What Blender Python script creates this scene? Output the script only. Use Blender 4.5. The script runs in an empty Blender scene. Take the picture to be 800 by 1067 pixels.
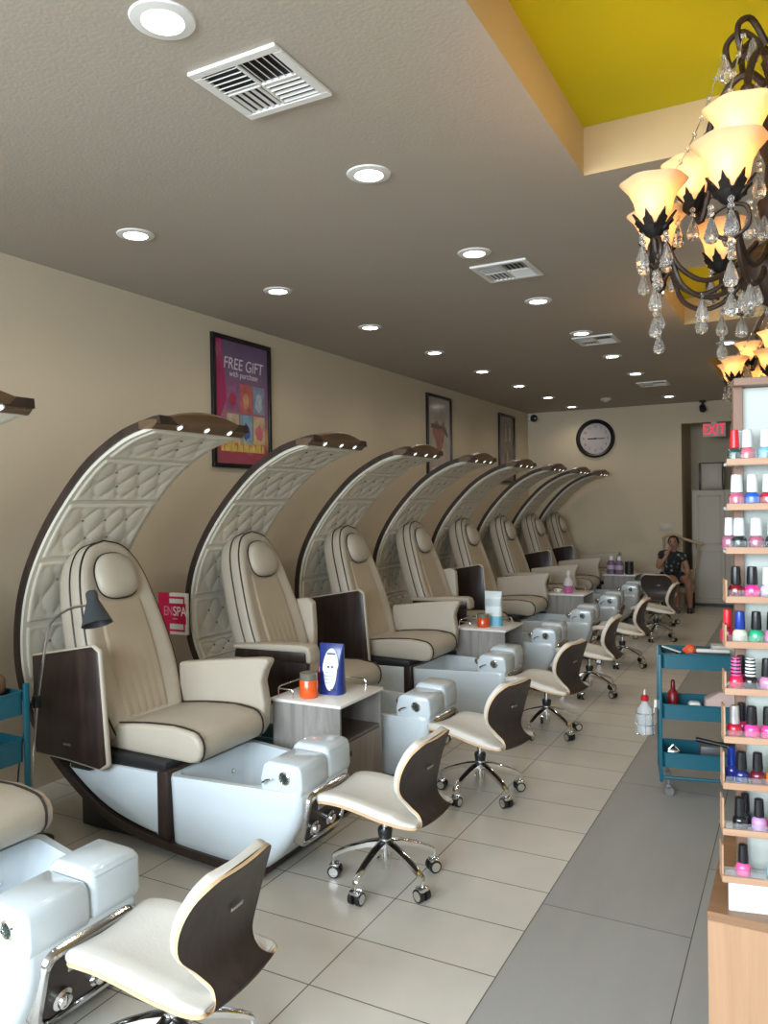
import bpy, bmesh, math, random
from mathutils import Vector, Matrix
random.seed(7)
PI = math.pi
SC = bpy.context.scene
COL = SC.collection

# ------------------------------------------------------------------ camera
YAW, PITCH, ROLL = math.radians(28.04), math.radians(0.633), math.radians(0.874)
EYE = Vector((0, 0, 1.70))
cam_d = bpy.data.cameras.new('camera'); cam = bpy.data.objects.new('camera', cam_d); COL.objects.link(cam)
fw = Vector((-math.sin(YAW)*math.cos(PITCH), math.cos(YAW)*math.cos(PITCH), -math.sin(PITCH)))
rt = Vector((math.cos(YAW), math.sin(YAW), 0)); dn = fw.cross(rt)
r2 = rt*math.cos(ROLL) + dn*math.sin(ROLL); d2 = -rt*math.sin(ROLL) + dn*math.cos(ROLL)
m = Matrix((r2, -d2, -fw)).transposed().to_4x4(); m.translation = EYE
cam.matrix_world = m
cam_d.sensor_fit = 'HORIZONTAL'; cam_d.sensor_width = 36; cam_d.lens = 36*814.5/800
cam_d.clip_start = 0.05
SC.camera = cam

# ------------------------------------------------------------------ world, daylight, exposure
SC.view_settings.view_transform = 'Standard'; SC.view_settings.look = 'None'
SC.view_settings.exposure = 0.10; SC.view_settings.gamma = 1.0; SC.view_settings.use_curve_mapping = False
SC.cycles.use_denoising = True
SC.cycles.max_bounces = 8
w = bpy.data.worlds.new('daylight'); SC.world = w; w.use_nodes = True
w.node_tree.nodes['Background'].inputs[0].default_value = (0.80, 0.88, 1.0, 1)
w.node_tree.nodes['Background'].inputs[1].default_value = 0.14
def area_light(name, loc, rot, sx, sy, power, col):
    l = bpy.data.lights.new(name, 'AREA'); l.shape = 'RECTANGLE'; l.size = sx; l.size_y = sy; l.energy = power; l.color = col
    o = bpy.data.objects.new(name, l); COL.objects.link(o); o.location = loc; o.rotation_euler = rot; return o
# daylight through the shop front behind the photographer
area_light('storefront_daylight', (-2.0, -3.5, 2.7), (PI/2-.38, 0, 0), 6.5, 3.0, 1080, (0.78, 0.90, 1.0))
DOWN_W = 3.4

# ------------------------------------------------------------------ materials
MATS = {}
def mat(name, col, rough=0.5, metal=0.0, var=0.0, vscale=6.0, bump=0.0, bscale=40.0, spec=0.5, coat=0.0, trans=0.0, ior=1.45,
        emit=None, estr=0.0, stretch=(1,1,1), alpha=1.0, sheen=0.0, sss=0.0):
    if name in MATS: return MATS[name]
    M_ = bpy.data.materials.new(name); M_.use_nodes = True; nt = M_.node_tree; b = nt.nodes['Principled BSDF']
    c = tuple(col)+(1,)
    b.inputs['Base Color'].default_value = c; b.inputs['Roughness'].default_value = rough; b.inputs['Metallic'].default_value = metal
    b.inputs['Specular IOR Level'].default_value = spec; b.inputs['Coat Weight'].default_value = coat; b.inputs['Coat Roughness'].default_value = 0.08
    b.inputs['Transmission Weight'].default_value = trans; b.inputs['IOR'].default_value = ior; b.inputs['Alpha'].default_value = alpha
    if emit: b.inputs['Emission Color'].default_value = tuple(emit)+(1,); b.inputs['Emission Strength'].default_value = estr
    tc = nt.nodes.new('ShaderNodeTexCoord'); mp = nt.nodes.new('ShaderNodeMapping'); mp.inputs['Scale'].default_value = stretch
    nt.links.new(tc.outputs['Object'], mp.inputs['Vector'])
    if var > 0:
        n = nt.nodes.new('ShaderNodeTexNoise'); n.inputs['Scale'].default_value = vscale; n.inputs['Detail'].default_value = 5
        nt.links.new(mp.outputs[0], n.inputs['Vector'])
        mx = nt.nodes.new('ShaderNodeMix'); mx.data_type = 'RGBA'
        mx.inputs[6].default_value = tuple(max(0, x*(1-var)) for x in col)+(1,); mx.inputs[7].default_value = tuple(min(1, x*(1+var)) for x in col)+(1,)
        nt.links.new(n.outputs['Fac'], mx.inputs[0]); nt.links.new(mx.outputs[2], b.inputs['Base Color'])
    if bump > 0:
        n2 = nt.nodes.new('ShaderNodeTexNoise'); n2.inputs['Scale'].default_value = bscale; n2.inputs['Detail'].default_value = 4
        nt.links.new(mp.outputs[0], n2.inputs['Vector'])
        bp = nt.nodes.new('ShaderNodeBump'); bp.inputs['Strength'].default_value = bump; bp.inputs['Distance'].default_value = 0.01
        nt.links.new(n2.outputs['Fac'], bp.inputs['Height']); nt.links.new(bp.outputs[0], b.inputs['Normal'])
    MATS[name] = M_; return M_
def wood(name, c1, c2, axis='z', scale=5.0, rough=0.45, c3=None):
    if name in MATS: return MATS[name]
    M_ = bpy.data.materials.new(name); M_.use_nodes = True; nt = M_.node_tree; b = nt.nodes['Principled BSDF']; b.inputs['Roughness'].default_value = rough
    tc = nt.nodes.new('ShaderNodeTexCoord'); mp = nt.nodes.new('ShaderNodeMapping')
    mp.inputs['Scale'].default_value = {'z': (3, 3, .25), 'x': (.25, 3, 3), 'y': (3, .25, 3)}[axis]
    nt.links.new(tc.outputs['Object'], mp.inputs['Vector'])
    n = nt.nodes.new('ShaderNodeTexNoise'); n.inputs['Scale'].default_value = scale; n.inputs['Detail'].default_value = 8; n.inputs['Roughness'].default_value = .65; n.inputs['Distortion'].default_value = 1.2
    nt.links.new(mp.outputs[0], n.inputs['Vector'])
    cr = nt.nodes.new('ShaderNodeValToRGB'); e = cr.color_ramp.elements
    e[0].position = .3; e[0].color = tuple(c1)+(1,); e[1].position = .7; e[1].color = tuple(c2)+(1,)
    if c3: x = e.new(.48); x.color = tuple(c3)+(1,)
    nt.links.new(n.outputs['Fac'], cr.inputs[0]); nt.links.new(cr.outputs[0], b.inputs['Base Color'])
    MATS[name] = M_; return M_

CREAM = mat('cream_leather', (.45, .395, .315), .42, var=.07, vscale=5, bump=.12, bscale=120)
PANEL = mat('tufted_vinyl', (.68, .635, .53), .42, var=.05, vscale=5)
PIPING = mat('dark_piping', (.022, .014, .012), .4)
DARKW = wood('espresso_wood', (.012, .007, .006), (.045, .026, .020), 'z', 4, .35)
HOODW = wood('walnut_wood', (.075, .042, .022), (.155, .092, .048), 'y', 4, .4)
TUBM = mat('white_acrylic', (.58, .645, .685), .16, coat=.4)
CHROME = mat('chrome', (.80, .80, .80), .10, metal=1)
STEEL = mat('brushed_steel', (.52, .52, .52), .3, metal=1)
BLACK = mat('black_plastic', (.015, .015, .016), .4)
RUBBER = mat('dark_rubber', (.03, .03, .03), .6)
WLEATH = mat('white_leather', (.66, .64, .59), .38, var=.05, vscale=8, bump=.08, bscale=110)
PLY = mat('plywood_edge', (.62, .42, .24), .5, var=.15, vscale=30)
VENEER = wood('dark_veneer', (.030, .021, .018), (.060, .043, .038), 'z', 5, .42)
GREYW = wood('grey_wood_laminate', (.17, .155, .14), (.36, .34, .315), 'z', 4.5, .5, (.27, .25, .23))
TOPW = mat('white_stone_top', (.80, .78, .74), .12, var=.04, vscale=9)
WHITEP = mat('white_plastic', (.80, .79, .76), .4)
FROST = mat('lamp_lens', (1, .98, .94), .4, emit=(1, .96, .90), estr=14)
HOODLED = mat('led_spot', (1, .98, .94), .4, emit=(1, .96, .88), estr=1.3)
TEAL = mat('teal_metal', (.010, .105, .150), .38, var=.05)
BRONZE = mat('bronze_iron', (.040, .022, .014), .42, metal=.3, var=.3, vscale=20, bump=.2, bscale=60)
CRYSTAL = mat('crystal', (1, .97, .93), .02, trans=.92, ior=1.6, spec=.8)
GLASS = mat('clear_plastic', (.95, .98, 1), .05, trans=.95, ior=1.15)
OAK = wood('oak_laminate', (.33, .18, .095), (.46, .27, .155), 'z', 3.2, .45, (.39, .225, .125))
SHELFW = wood('shelf_wood', (.37, .20, .115), (.48, .29, .18), 'x', 4, .45)
WALLM = mat('wall_paint', (.585, .495, .36), .8, var=.03, vscale=2, bump=.05, bscale=60)
CEILM = mat('ceiling_paint', (.45, .40, .335), .85, bump=.12, bscale=70)
TRAYM = mat('tray_cream_paint', (.54, .42, .24), .8)
GREENM = mat('lime_green_paint', (.48, .44, .0), .75)

def floor_material():
    M_ = bpy.data.materials.new('porcelain_tile'); M_.use_nodes = True; nt = M_.node_tree; b = nt.nodes['Principled BSDF']
    tc = nt.nodes.new('ShaderNodeTexCoord'); mp = nt.nodes.new('ShaderNodeMapping')
    mp.inputs['Location'].default_value = (.975+.575*8, -2.29+.3355*20, 0)
    nt.links.new(tc.outputs['Object'], mp.inputs['Vector'])
    br = nt.nodes.new('ShaderNodeTexBrick'); br.offset = 0.0; br.squash = 1.0
    br.inputs['Scale'].default_value = 1; br.inputs['Brick Width'].default_value = .575; br.inputs['Row Height'].default_value = .3355
    br.inputs['Mortar Size'].default_value = .0028; br.inputs['Mortar Smooth'].default_value = .1; br.inputs['Bias'].default_value = 0
    br.inputs['Color1'].default_value = (.60, .572, .522, 1); br.inputs['Color2'].default_value = (.63, .60, .545, 1); br.inputs['Mortar'].default_value = (.13, .105, .085, 1)
    nt.links.new(mp.outputs[0], br.inputs['Vector'])
    n = nt.nodes.new('ShaderNodeTexNoise'); n.inputs['Scale'].default_value = 3.5; n.inputs['Detail'].default_value = 7
    nt.links.new(tc.outputs['Object'], n.inputs['Vector'])
    cr = nt.nodes.new('ShaderNodeValToRGB'); cr.color_ramp.elements[0].color = (.86, .86, .86, 1); cr.color_ramp.elements[1].color = (1.08, 1.06, 1.02, 1)
    nt.links.new(n.outputs['Fac'], cr.inputs[0])
    mx = nt.nodes.new('ShaderNodeMix'); mx.data_type = 'RGBA'; mx.blend_type = 'MULTIPLY'; mx.inputs[0].default_value = 1
    nt.links.new(br.outputs['Color'], mx.inputs[6]); nt.links.new(cr.outputs[0], mx.inputs[7]); nt.links.new(mx.outputs[2], b.inputs['Base Color'])
    b.inputs['Roughness'].default_value = .34; b.inputs['Specular IOR Level'].default_value = .4
    return M_
def strip_material():
    M_ = bpy.data.materials.new('grey_vinyl_plank'); M_.use_nodes = True; nt = M_.node_tree; b = nt.nodes['Principled BSDF']
    tc = nt.nodes.new('ShaderNodeTexCoord'); mp = nt.nodes.new('ShaderNodeMapping'); mp.inputs['Rotation'].default_value = (0, 0, PI/2); mp.inputs['Location'].default_value = (0, 0.385, 0)
    nt.links.new(tc.outputs['Object'], mp.inputs['Vector'])
    br = nt.nodes.new('ShaderNodeTexBrick'); br.offset = .4
    br.inputs['Scale'].default_value = 1; br.inputs['Brick Width'].default_value = 1.6; br.inputs['Row Height'].default_value = .60
    br.inputs['Mortar Size'].default_value = .002; br.inputs['Color1'].default_value = (.34, .335, .32, 1); br.inputs['Color2'].default_value = (.325, .318, .305, 1); br.inputs['Mortar'].default_value = (.075, .068, .06, 1)
    nt.links.new(mp.outputs[0], br.inputs['Vector'])
    n = nt.nodes.new('ShaderNodeTexNoise'); n.inputs['Scale'].default_value = 7; n.inputs['Detail'].default_value = 8
    m2 = nt.nodes.new('ShaderNodeMapping'); m2.inputs['Scale'].default_value = (1, .22, 1)
    nt.links.new(tc.outputs['Object'], m2.inputs['Vector']); nt.links.new(m2.outputs[0], n.inputs['Vector'])
    cr = nt.nodes.new('ShaderNodeValToRGB'); cr.color_ramp.elements[0].color = (.88, .88, .88, 1); cr.color_ramp.elements[1].color = (1.1, 1.1, 1.1, 1)
    nt.links.new(n.outputs['Fac'], cr.inputs[0])
    mx = nt.nodes.new('ShaderNodeMix'); mx.data_type = 'RGBA'; mx.blend_type = 'MULTIPLY'; mx.inputs[0].default_value = 1
    nt.links.new(br.outputs['Color'], mx.inputs[6]); nt.links.new(cr.outputs[0], mx.inputs[7]); nt.links.new(mx.outputs[2], b.inputs['Base Color'])
    b.inputs['Roughness'].default_value = .5
    return M_

# ------------------------------------------------------------------ mesh helpers
class MB:
    """collects shapes for one mesh"""
    def __init__(s): s.bm = bmesh.new(); s.T = Matrix.Identity(4)
    def v(s, p): return s.bm.verts.new(s.T @ Vector(p))
    def f(s, vs, mi=0):
        try: fc = s.bm.faces.new(vs); fc.material_index = mi; return fc
        except ValueError: return None
    def box(s, lo, hi, bev=0.0, seg=2, mi=0, M=None):
        b2 = bmesh.new(); bmesh.ops.create_cube(b2, size=1)
        c = [(lo[i]+hi[i])/2 for i in range(3)]; d = [abs(hi[i]-lo[i]) for i in range(3)]
        for v in b2.verts: v.co = Vector((c[i]+v.co[i]*d[i] for i in range(3)))
        if bev > 0: bmesh.ops.bevel(b2, geom=list(b2.edges), offset=min(bev, min(d)*.49), segments=seg, profile=.5, affect='EDGES')
        s.merge(b2, mi, M); return s
    def merge(s, b2, mi=0, M=None):
        T = s.T @ M if M is not None else s.T
        mp = {v: s.bm.verts.new(T @ v.co) for v in b2.verts}
        for f in b2.faces:
            try: n = s.bm.faces.new([mp[v] for v in f.verts]); n.material_index = mi
            except ValueError: pass
        b2.free(); return s
    def lathe(s, prof, n=24, mi=0, M=None, c0=True, c1=True, rfun=None):
        T = s.T @ M if M is not None else s.T
        rings = []
        for k, (r, z) in enumerate(prof):
            rings.append([s.bm.verts.new(T @ Vector(((rr := r*(rfun(k, 2*PI*i/n) if rfun else 1))*math.cos(2*PI*i/n), rr*math.sin(2*PI*i/n), z))) for i in range(n)])
        for a, b in zip(rings, rings[1:]):
            for i in range(n): s.f([a[i], a[(i+1) % n], b[(i+1) % n], b[i]], mi)
        if c0: s.f(rings[0][::-1], mi)
        if c1: s.f(rings[-1], mi)
        return s
    def cyl(s, p0, p1, r, r1=None, n=16, mi=0):
        p0, p1 = Vector(p0), Vector(p1); d = p1-p0; q = d.to_track_quat('Z', 'Y').to_matrix().to_4x4(); q.translation = p0
        return s.lathe([(r, 0), (r if r1 is None else r1, d.length)], n, mi, q)
    def tube(s, pts, r, n=8, mi=0, closed=False, cap=True):
        P = [Vector(p) for p in pts]; rs = r if isinstance(r, (list, tuple)) else [r]*len(P)
        rings = []; up = None; N = len(P)
        for i in range(N):
            a = P[(i-1) % N] if (closed or i > 0) else P[i]; b = P[(i+1) % N] if (closed or i < N-1) else P[i]
            t = (b-a)
            if t.length < 1e-9: t = Vector((0, 0, 1))
            t.normalize()
            if up is None: up = Vector((0, 0, 1)) if abs(t.z) < .9 else Vector((1, 0, 0))
            x = up - t*up.dot(t)
            if x.length < 1e-6: x = t.orthogonal()
            x.normalize(); y = t.cross(x); up = x
            rings.append([s.v(P[i]+(x*math.cos(2*PI*k/n)+y*math.sin(2*PI*k/n))*rs[i]) for k in range(n)])
        for i in range(N if closed else N-1):
            a, b = rings[i], rings[(i+1) % N]
            for k in range(n): s.f([a[k], a[(k+1) % n], b[(k+1) % n], b[k]], mi)
        if not closed and cap: s.f(rings[0][::-1], mi); s.f(rings[-1], mi)
        return s
    def loft(s, loops, mi=0, c0=True, c1=True, closed=True):
        R = [[s.v(p) for p in L] for L in loops]
        n = len(R[0])
        for a, b in zip(R, R[1:]):
            for i in range(n if closed else n-1): s.f([a[i], a[(i+1) % n], b[(i+1) % n], b[i]], mi)
        if c0: s.f(R[0][::-1], mi)
        if c1: s.f(R[-1], mi)
        return s
    def prism(s, poly, axis, a, b, mi=0, bev=0.0, seg=2):
        """poly: 2D points; axis 'y': (x,z) ; 'x': (y,z) ; 'z': (x,y)"""
        b2 = bmesh.new()
        def P(p, t): return {'y': (p[0], t, p[1]), 'x': (t, p[0], p[1]), 'z': (p[0], p[1], t)}[axis]
        A = [b2.verts.new(P(p, a)) for p in poly]; B = [b2.verts.new(P(p, b)) for p in poly]
        n = len(poly); b2.faces.new(A); b2.faces.new(B[::-1])
        for i in range(n): b2.faces.new([A[i], B[i], B[(i+1) % n], A[(i+1) % n]])
        bmesh.ops.recalc_face_normals(b2, faces=b2.faces)
        if bev > 0:
            es = [e for e in b2.edges if len(e.link_faces) == 2 and e.calc_face_angle(0) > .6]
            bmesh.ops.bevel(b2, geom=es, offset=bev, segments=seg, profile=.5, affect='EDGES')
        return s.merge(b2, mi)
    def grid(s, fn, nu, nv, mi=0):
        V = [[s.v(fn(i/nu, j/nv)) for j in range(nv+1)] for i in range(nu+1)]
        for i in range(nu):
            for j in range(nv): s.f([V[i][j], V[i+1][j], V[i+1][j+1], V[i][j+1]], mi)
        return s
    def sphere(s, c, r, n=16, mi=0, sc=(1, 1, 1), M=None):
        b2 = bmesh.new(); bmesh.ops.create_uvsphere(b2, u_segments=n, v_segments=max(6, n//2), radius=r)
        for v in b2.verts: v.co = Vector((v.co.x*sc[0]+c[0], v.co.y*sc[1]+c[1], v.co.z*sc[2]+c[2]))
        return s.merge(b2, mi, M)
    def build(s, name, mats, parent=None, smooth=True, angle=40, loc=None, rot=None, recalc=True):
        if recalc: bmesh.ops.recalc_face_normals(s.bm, faces=s.bm.faces)
        me = bpy.data.meshes.new(name); s.bm.to_mesh(me); s.bm.free()
        for m_ in (mats if isinstance(mats, (list, tuple)) else [mats]): me.materials.append(m_)
        if smooth:
            for p in me.polygons: p.use_smooth = True
            me.set_sharp_from_angle(angle=math.radians(angle))
        o = bpy.data.objects.new(name, me); COL.objects.link(o)
        if parent: o.parent = parent
        if loc: o.location = loc
        if rot: o.rotation_euler = rot
        return o

def tag(o, label=None, cat=None, group=None, kind=None):
    if label: o['label'] = label
    if cat: o['category'] = cat
    if group: o['group'] = group
    if kind: o['kind'] = kind
    return o
def thing(name, label, cat, loc=(0, 0, 0), rz=0, group=None):
    o = bpy.data.objects.new(name, None); o.empty_display_size = .1; COL.objects.link(o); o.location = loc; o.rotation_euler = (0, 0, rz)
    return tag(o, label, cat, group)
def copy_tree(o, parent=None):
    c = o.copy(); COL.objects.link(c)
    if parent: c.parent = parent
    for ch in o.children: copy_tree(ch, c)
    return c
def struct(o): o['kind'] = 'structure'; return o
def dup(o, label, loc, rz=None, group=None):
    c = copy_tree(o); c['label'] = label; c.location = loc
    if rz is not None: c.rotation_euler = (0, 0, rz)
    if group: c['group'] = group
    return c
def catmull(pts, n):
    P = [Vector(p) for p in pts]; P = [P[0]*2-P[1]] + P + [P[-1]*2-P[-2]]; out = []
    for i in range(1, len(P)-2):
        for k in range(n):
            t = k/n; a, b, c, d = P[i-1:i+3]
            out.append(.5*((2*b)+(c-a)*t+(2*a-5*b+4*c-d)*t*t+(3*b-a-3*c+d)*t**3))
    out.append(P[-2]); return out
def rrect(x0, x1, y0, y1, r, n=5):
    """rounded rectangle loop, counter-clockwise"""
    out = []
    for cx, cy, a0 in ((x1-r, y1-r, 0), (x0+r, y1-r, PI/2), (x0+r, y0+r, PI), (x1-r, y0+r, 1.5*PI)):
        for k in range(n+1):
            a = a0+PI/2*k/n; out.append((cx+r*math.cos(a), cy+r*math.sin(a)))
    return out
def text_obj(name, body, size, M, material, parent, extrude=.0006, shear=0.0, align='CENTER', sx=1.0):
    c = bpy.data.curves.new(name, 'FONT'); c.body = body; c.size = size; c.extrude = extrude; c.shear = shear
    c.align_x = align; c.align_y = 'CENTER'; c.materials.append(material)
    tmp = bpy.data.objects.new(name+'_tmp', c); COL.objects.link(tmp)
    dg = bpy.context.evaluated_depsgraph_get(); me = bpy.data.meshes.new_from_object(tmp.evaluated_get(dg))
    bpy.data.objects.remove(tmp); me.name = name
    me.transform(M @ Matrix.Diagonal((sx, 1, 1, 1)))
    o = bpy.data.objects.new(name, me); COL.objects.link(o); o.parent = parent; return o
def face_plane(origin, right, up):
    r_, u_ = Vector(right).normalized(), Vector(up).normalized(); n_ = r_.cross(u_)
    M_ = Matrix((r_, u_, n_)).transposed().to_4x4(); M_.translation = Vector(origin); return M_

# ------------------------------------------------------------------ room shell
HC, XL, YB, XR, YF = 3.2, -4.11, 13.0, 3.2, -2.4
b = MB()
X_STRIP = -.973
b.f([b.v((XL, YF, 0)), b.v((X_STRIP, YF, 0)), b.v((X_STRIP, 14.3, 0)), b.v((XL, 14.3, 0))], 0)
b.f([b.v((X_STRIP, YF, 0)), b.v((XR, YF, 0)), b.v((XR, 14.3, 0)), b.v((X_STRIP, 14.3, 0))], 1)
struct(b.build('floor', [floor_material(), strip_material()], smooth=False))
# ceiling with three recessed trays
TX0, TX1, TH = -.87, .75, .22
trays = [(1.93, 3.647), (5.46, 7.185), (9.03, 10.76)]
b = MB()
def cq(x0, x1, y0, y1, z, mi): b.f([b.v((x0, y0, z)), b.v((x0, y1, z)), b.v((x1, y1, z)), b.v((x1, y0, z))], mi)
cq(XL, TX0, YF, 14.3, HC, 0); cq(TX1, XR, YF, 14.3, HC, 0)
ys = [YF]+[y for t in trays for y in t]+[14.3]
for i in range(0, len(ys), 2): cq(TX0, TX1, ys[i], ys[i+1], HC, 0)
for y0, y1 in trays:
    c = .012
    lo = [(TX0, y0), (TX1, y0), (TX1, y1), (TX0, y1)]; hi = [(TX0-.0, y0), (TX1, y0), (TX1, y1), (TX0, y1)]
    for k in range(4):
        a, d = lo[k], lo[(k+1) % 4]
        b.f([b.v((a[0], a[1], HC)), b.v((d[0], d[1], HC)), b.v((d[0], d[1], HC+TH)), b.v((a[0], a[1], HC+TH))], 1)
    cq(TX0, TX1, y0, y1, HC+TH, 2)
struct(b.build('ceiling', [CEILM, TRAYM, GREENM], smooth=False, recalc=False))
def wall(name, boxes, m_=WALLM):
    b = MB()
    for lo, hi in boxes: b.box(lo, hi)
    return struct(b.build(name, m_, smooth=False))
wall('wall_left', [((XL-.12, YF, 0), (XL, 14.3, HC))])
DX0, DX1, DZ = -1.635, -.45, 2.875
wall('wall_back', [((XL, YB, 0), (DX0, YB+.14, HC)), ((DX1, YB, 0), (XR, YB+.14, HC)), ((DX0, YB, DZ), (DX1, YB+.14, HC))])
wall('wall_hallway', [((DX0-.1, YB+.14, 0), (DX0, 14.3, HC)), ((DX0, 14.2, 0), (DX1, 14.3, HC)), ((DX1, YB+.14, 0), (DX1+.1, 14.3, HC))])
wall('wall_right', [((XR, YF, 0), (XR+.12, 14.3, HC))])

# ------------------------------------------------------------------ recessed downlights
def downlight():
    t = thing('recessed_downlight', '', 'ceiling light', (0, 0, HC), 0, 'recessed ceiling lights')
    MB().lathe([(.062, -.002), (.066, -.010), (.098, -.006), (.102, 0)], 32, c0=False, c1=False).build('trim_ring', WHITEP, t)
    MB().lathe([(.0, -.0035), (.062, -.0035)], 32, c0=False, c1=False).build('lens', FROST, t)
    return t
dl = downlight(); first = True
def place_dl(x, y, label):
    global first
    o = dl if first else copy_tree(dl); first = False
    o.location = (x, y, HC); o['label'] = label
    l = bpy.data.lights.new('downlight_beam', 'SPOT'); l.energy = DOWN_W*4; l.spot_size = math.radians(150); l.spot_blend = .8; l.shadow_soft_size = .06; l.color = (1, .86, .68)
    lo = bpy.data.objects.new('downlight_beam', l); COL.objects.link(lo); lo.location = (x, y, HC-.02)
ordn = ['first', 'second', 'third', 'fourth', 'fifth', 'sixth', 'seventh', 'eighth', 'ninth']
for i in range(8): place_dl(-3.215, 3.18+1.328*i, f'round lit recessed downlight, {ordn[i]} from the front in the left wall row')
for i in range(7): place_dl(-1.72, 1.83+1.303*i, f'round lit recessed downlight, {ordn[i]} from the front in the middle ceiling row')
place_dl(-1.68, 12.05, 'round lit recessed downlight ending the middle row by the back wall')
place_dl(-.61, 8.24, 'round lit recessed downlight between the second and third lime green ceiling trays')

# ------------------------------------------------------------------ ceiling vents
def vent(x0, x1, y0, y1, label):
    t = thing('ceiling_vent', label, 'vent', ((x0+x1)/2, (y0+y1)/2, HC), 0, 'ceiling air vents')
    hx, hy = (x1-x0)/2, (y1-y0)/2; q = .035
    b = MB()
    for lo, hi in (((-hx, -hy, -.014), (hx, -hy+q, 0)), ((-hx, hy-q, -.014), (hx, hy, 0)), ((-hx, -hy+q, -.014), (-hx+q, hy-q, 0)), ((hx-q, -hy+q, -.014), (hx, hy-q, 0)),
                   ((-.006, -hy+q, -.013), (.006, hy-q, 0)), ((-hx+q, -.006, -.013), (hx-q, .006, 0))): b.box(lo, hi, .003, 1)
    b.build('frame', WHITEP, t, angle=30)
    MB().box((-hx+q, -hy+q, -.001), (hx-q, hy-q, 0)).build('duct_backing', BLACK, t, smooth=False)
    for k, (sx, sy) in enumerate(((-1, -1), (1, -1), (1, 1), (-1, 1))):
        cx, cy = sx*(hx-q+.006)/2, sy*(hy-q+.006)/2; wx, wy = (hx-q-.006)/2, (hy-q-.006)/2
        b = MB()
        for i in range(5):
            u = (i+.5)/5*2-1
            if k % 2: b.box((-.0055, -wy, -.0015), (.0055, wy, .0015), M=Matrix.Translation((cx+u*wx, cy, -.008)) @ Matrix.Rotation(sx*.75, 4, 'Y'))
            else: b.box((-wx, -.0055, -.0015), (wx, .0055, .0015), M=Matrix.Translation((cx, cy+u*wy, -.008)) @ Matrix.Rotation(-sy*.75, 4, 'X'))
        b.build('louvres', WHITEP, t, smooth=False)
vent(-1.86, -1.49, 2.09, 2.45, 'large square white ceiling vent beside the first downlights at the top of the photo')
vent(-1.85, -1.48, 4.68, 5.07, 'square white ceiling vent, second from the front, beside a middle row downlight')
vent(-1.85, -1.48, 7.2, 7.6, 'white ceiling vent, third from the front, seen edge on')
vent(-1.85, -1.48, 10.4, 10.8, 'white ceiling vent farthest from the front, near the back wall')

# ------------------------------------------------------------------ wall frames
def framed(label, y0, y1, z0, z1, glass=True):
    t = thing('framed_poster', label, 'poster', (XL, (y0+y1)/2, (z0+z1)/2), 0, 'framed posters on the left wall')
    hy, hz, q = (y1-y0)/2, (z1-z0)/2, .035
    b = MB()
    b.box((0, -hy, hz-q), (.03, hy, hz), .003); b.box((0, -hy, -hz), (.03, hy, -hz+q), .003)
    b.box((0, -hy, -hz+q), (.03, -hy+q, hz-q), .003); b.box((0, hy-q, -hz+q), (.03, hy, hz-q), .003)
    b.build('frame', mat('black_frame', (.008, .007, .008), .3), t, angle=30)
    return t, hy-q, hz-q
def gradmat(name, stops, rough=.12):
    M_ = bpy.data.materials.new(name); M_.use_nodes = True; nt = M_.node_tree; bs = nt.nodes['Principled BSDF']; bs.inputs['Roughness'].default_value = rough
    tc = nt.nodes.new('ShaderNodeTexCoord'); sp = nt.nodes.new('ShaderNodeSeparateXYZ'); nt.links.new(tc.outputs['Generated'], sp.inputs[0])
    n = nt.nodes.new('ShaderNodeTexNoise'); n.inputs['Scale'].default_value = 5; nt.links.new(tc.outputs['Object'], n.inputs['Vector'])
    ma = nt.nodes.new('ShaderNodeMath'); ma.operation = 'MULTIPLY_ADD'; ma.inputs[1].default_value = .25; nt.links.new(n.outputs['Fac'], ma.inputs[0]); nt.links.new(sp.outputs[2], ma.inputs[2])
    mb = nt.nodes.new('ShaderNodeMath'); mb.operation = 'SUBTRACT'; mb.inputs[1].default_value = .125; nt.links.new(ma.outputs[0], mb.inputs[0])
    cr = nt.nodes.new('ShaderNodeValToRGB'); e = cr.color_ramp.elements
    e[0].position, e[0].color = stops[0][0], tuple(stops[0][1])+(1,); e[1].position, e[1].color = stops[-1][0], tuple(stops[-1][1])+(1,)
    for p, c in stops[1:-1]: x = e.new(p); x.color = tuple(c)+(1,)
    nt.links.new(mb.outputs[0], cr.inputs[0]); nt.links.new(cr.outputs[0], bs.inputs['Base Color'])
    return M_
def panelbox(name, m_, parent, y0, y1, z0, z1, x=.012, th=.001):
    return MB().box((x, y0, z0), (x+th, y1, z1)).build(name, m_, parent, smooth=False)
t, hy, hz = framed('framed pink and purple poster with FREE GIFT heading, behind the first two chairs', 4.83, 5.60, 2.01, 3.08)
panelbox('print', gradmat('poster_ground', [(0, (.36, .08, .12)), (.10, (.38, .06, .10)), (.2, (.55, .34, .14)), (.3, (.40, .16, .20)), (.55, (.30, .15, .24)), (.78, (.21, .13, .23)), (1, (.14, .09, .17))]), t, -hy, hy, -hz, hz, .006, .005)  # red and gold stops near the bottom paint in a reflection
pinkside = mat('poster_magenta', (.42, .04, .14), .2)
MB().prism([(-hy, hz), (-hy+.09, hz), (-hy+.15, .02), (-hy+.05, -.15), (-hy, -.1)], 'x', .0112, .0122).build('magenta_streak', pinkside, t, smooth=False)
PT = mat('poster_lettering', (.75, .62, .68), .3)
text_obj('lettering', 'FREE GIFT', .135, face_plane((.0135, .02, .315), (0, 1, 0), (0, 0, 1)), PT, t, shear=.15, sx=.88)
text_obj('small_lettering', 'with purchase', .07, face_plane((.0135, .02, .235), (0, 1, 0), (0, 0, 1)), PT, t, shear=.15, sx=.95)
cols = [[(.30, .12, .24), (.55, .13, .12), (.24, .28, .38)], [(.48, .38, .28), (.20, .36, .45), (.56, .42, .28)]]
cols2 = [[(.40, .05, .10), (.60, .30, .18), (.42, .46, .52)], [(.28, .36, .42), (.06, .10, .36), (.60, .16, .20)]]
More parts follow.
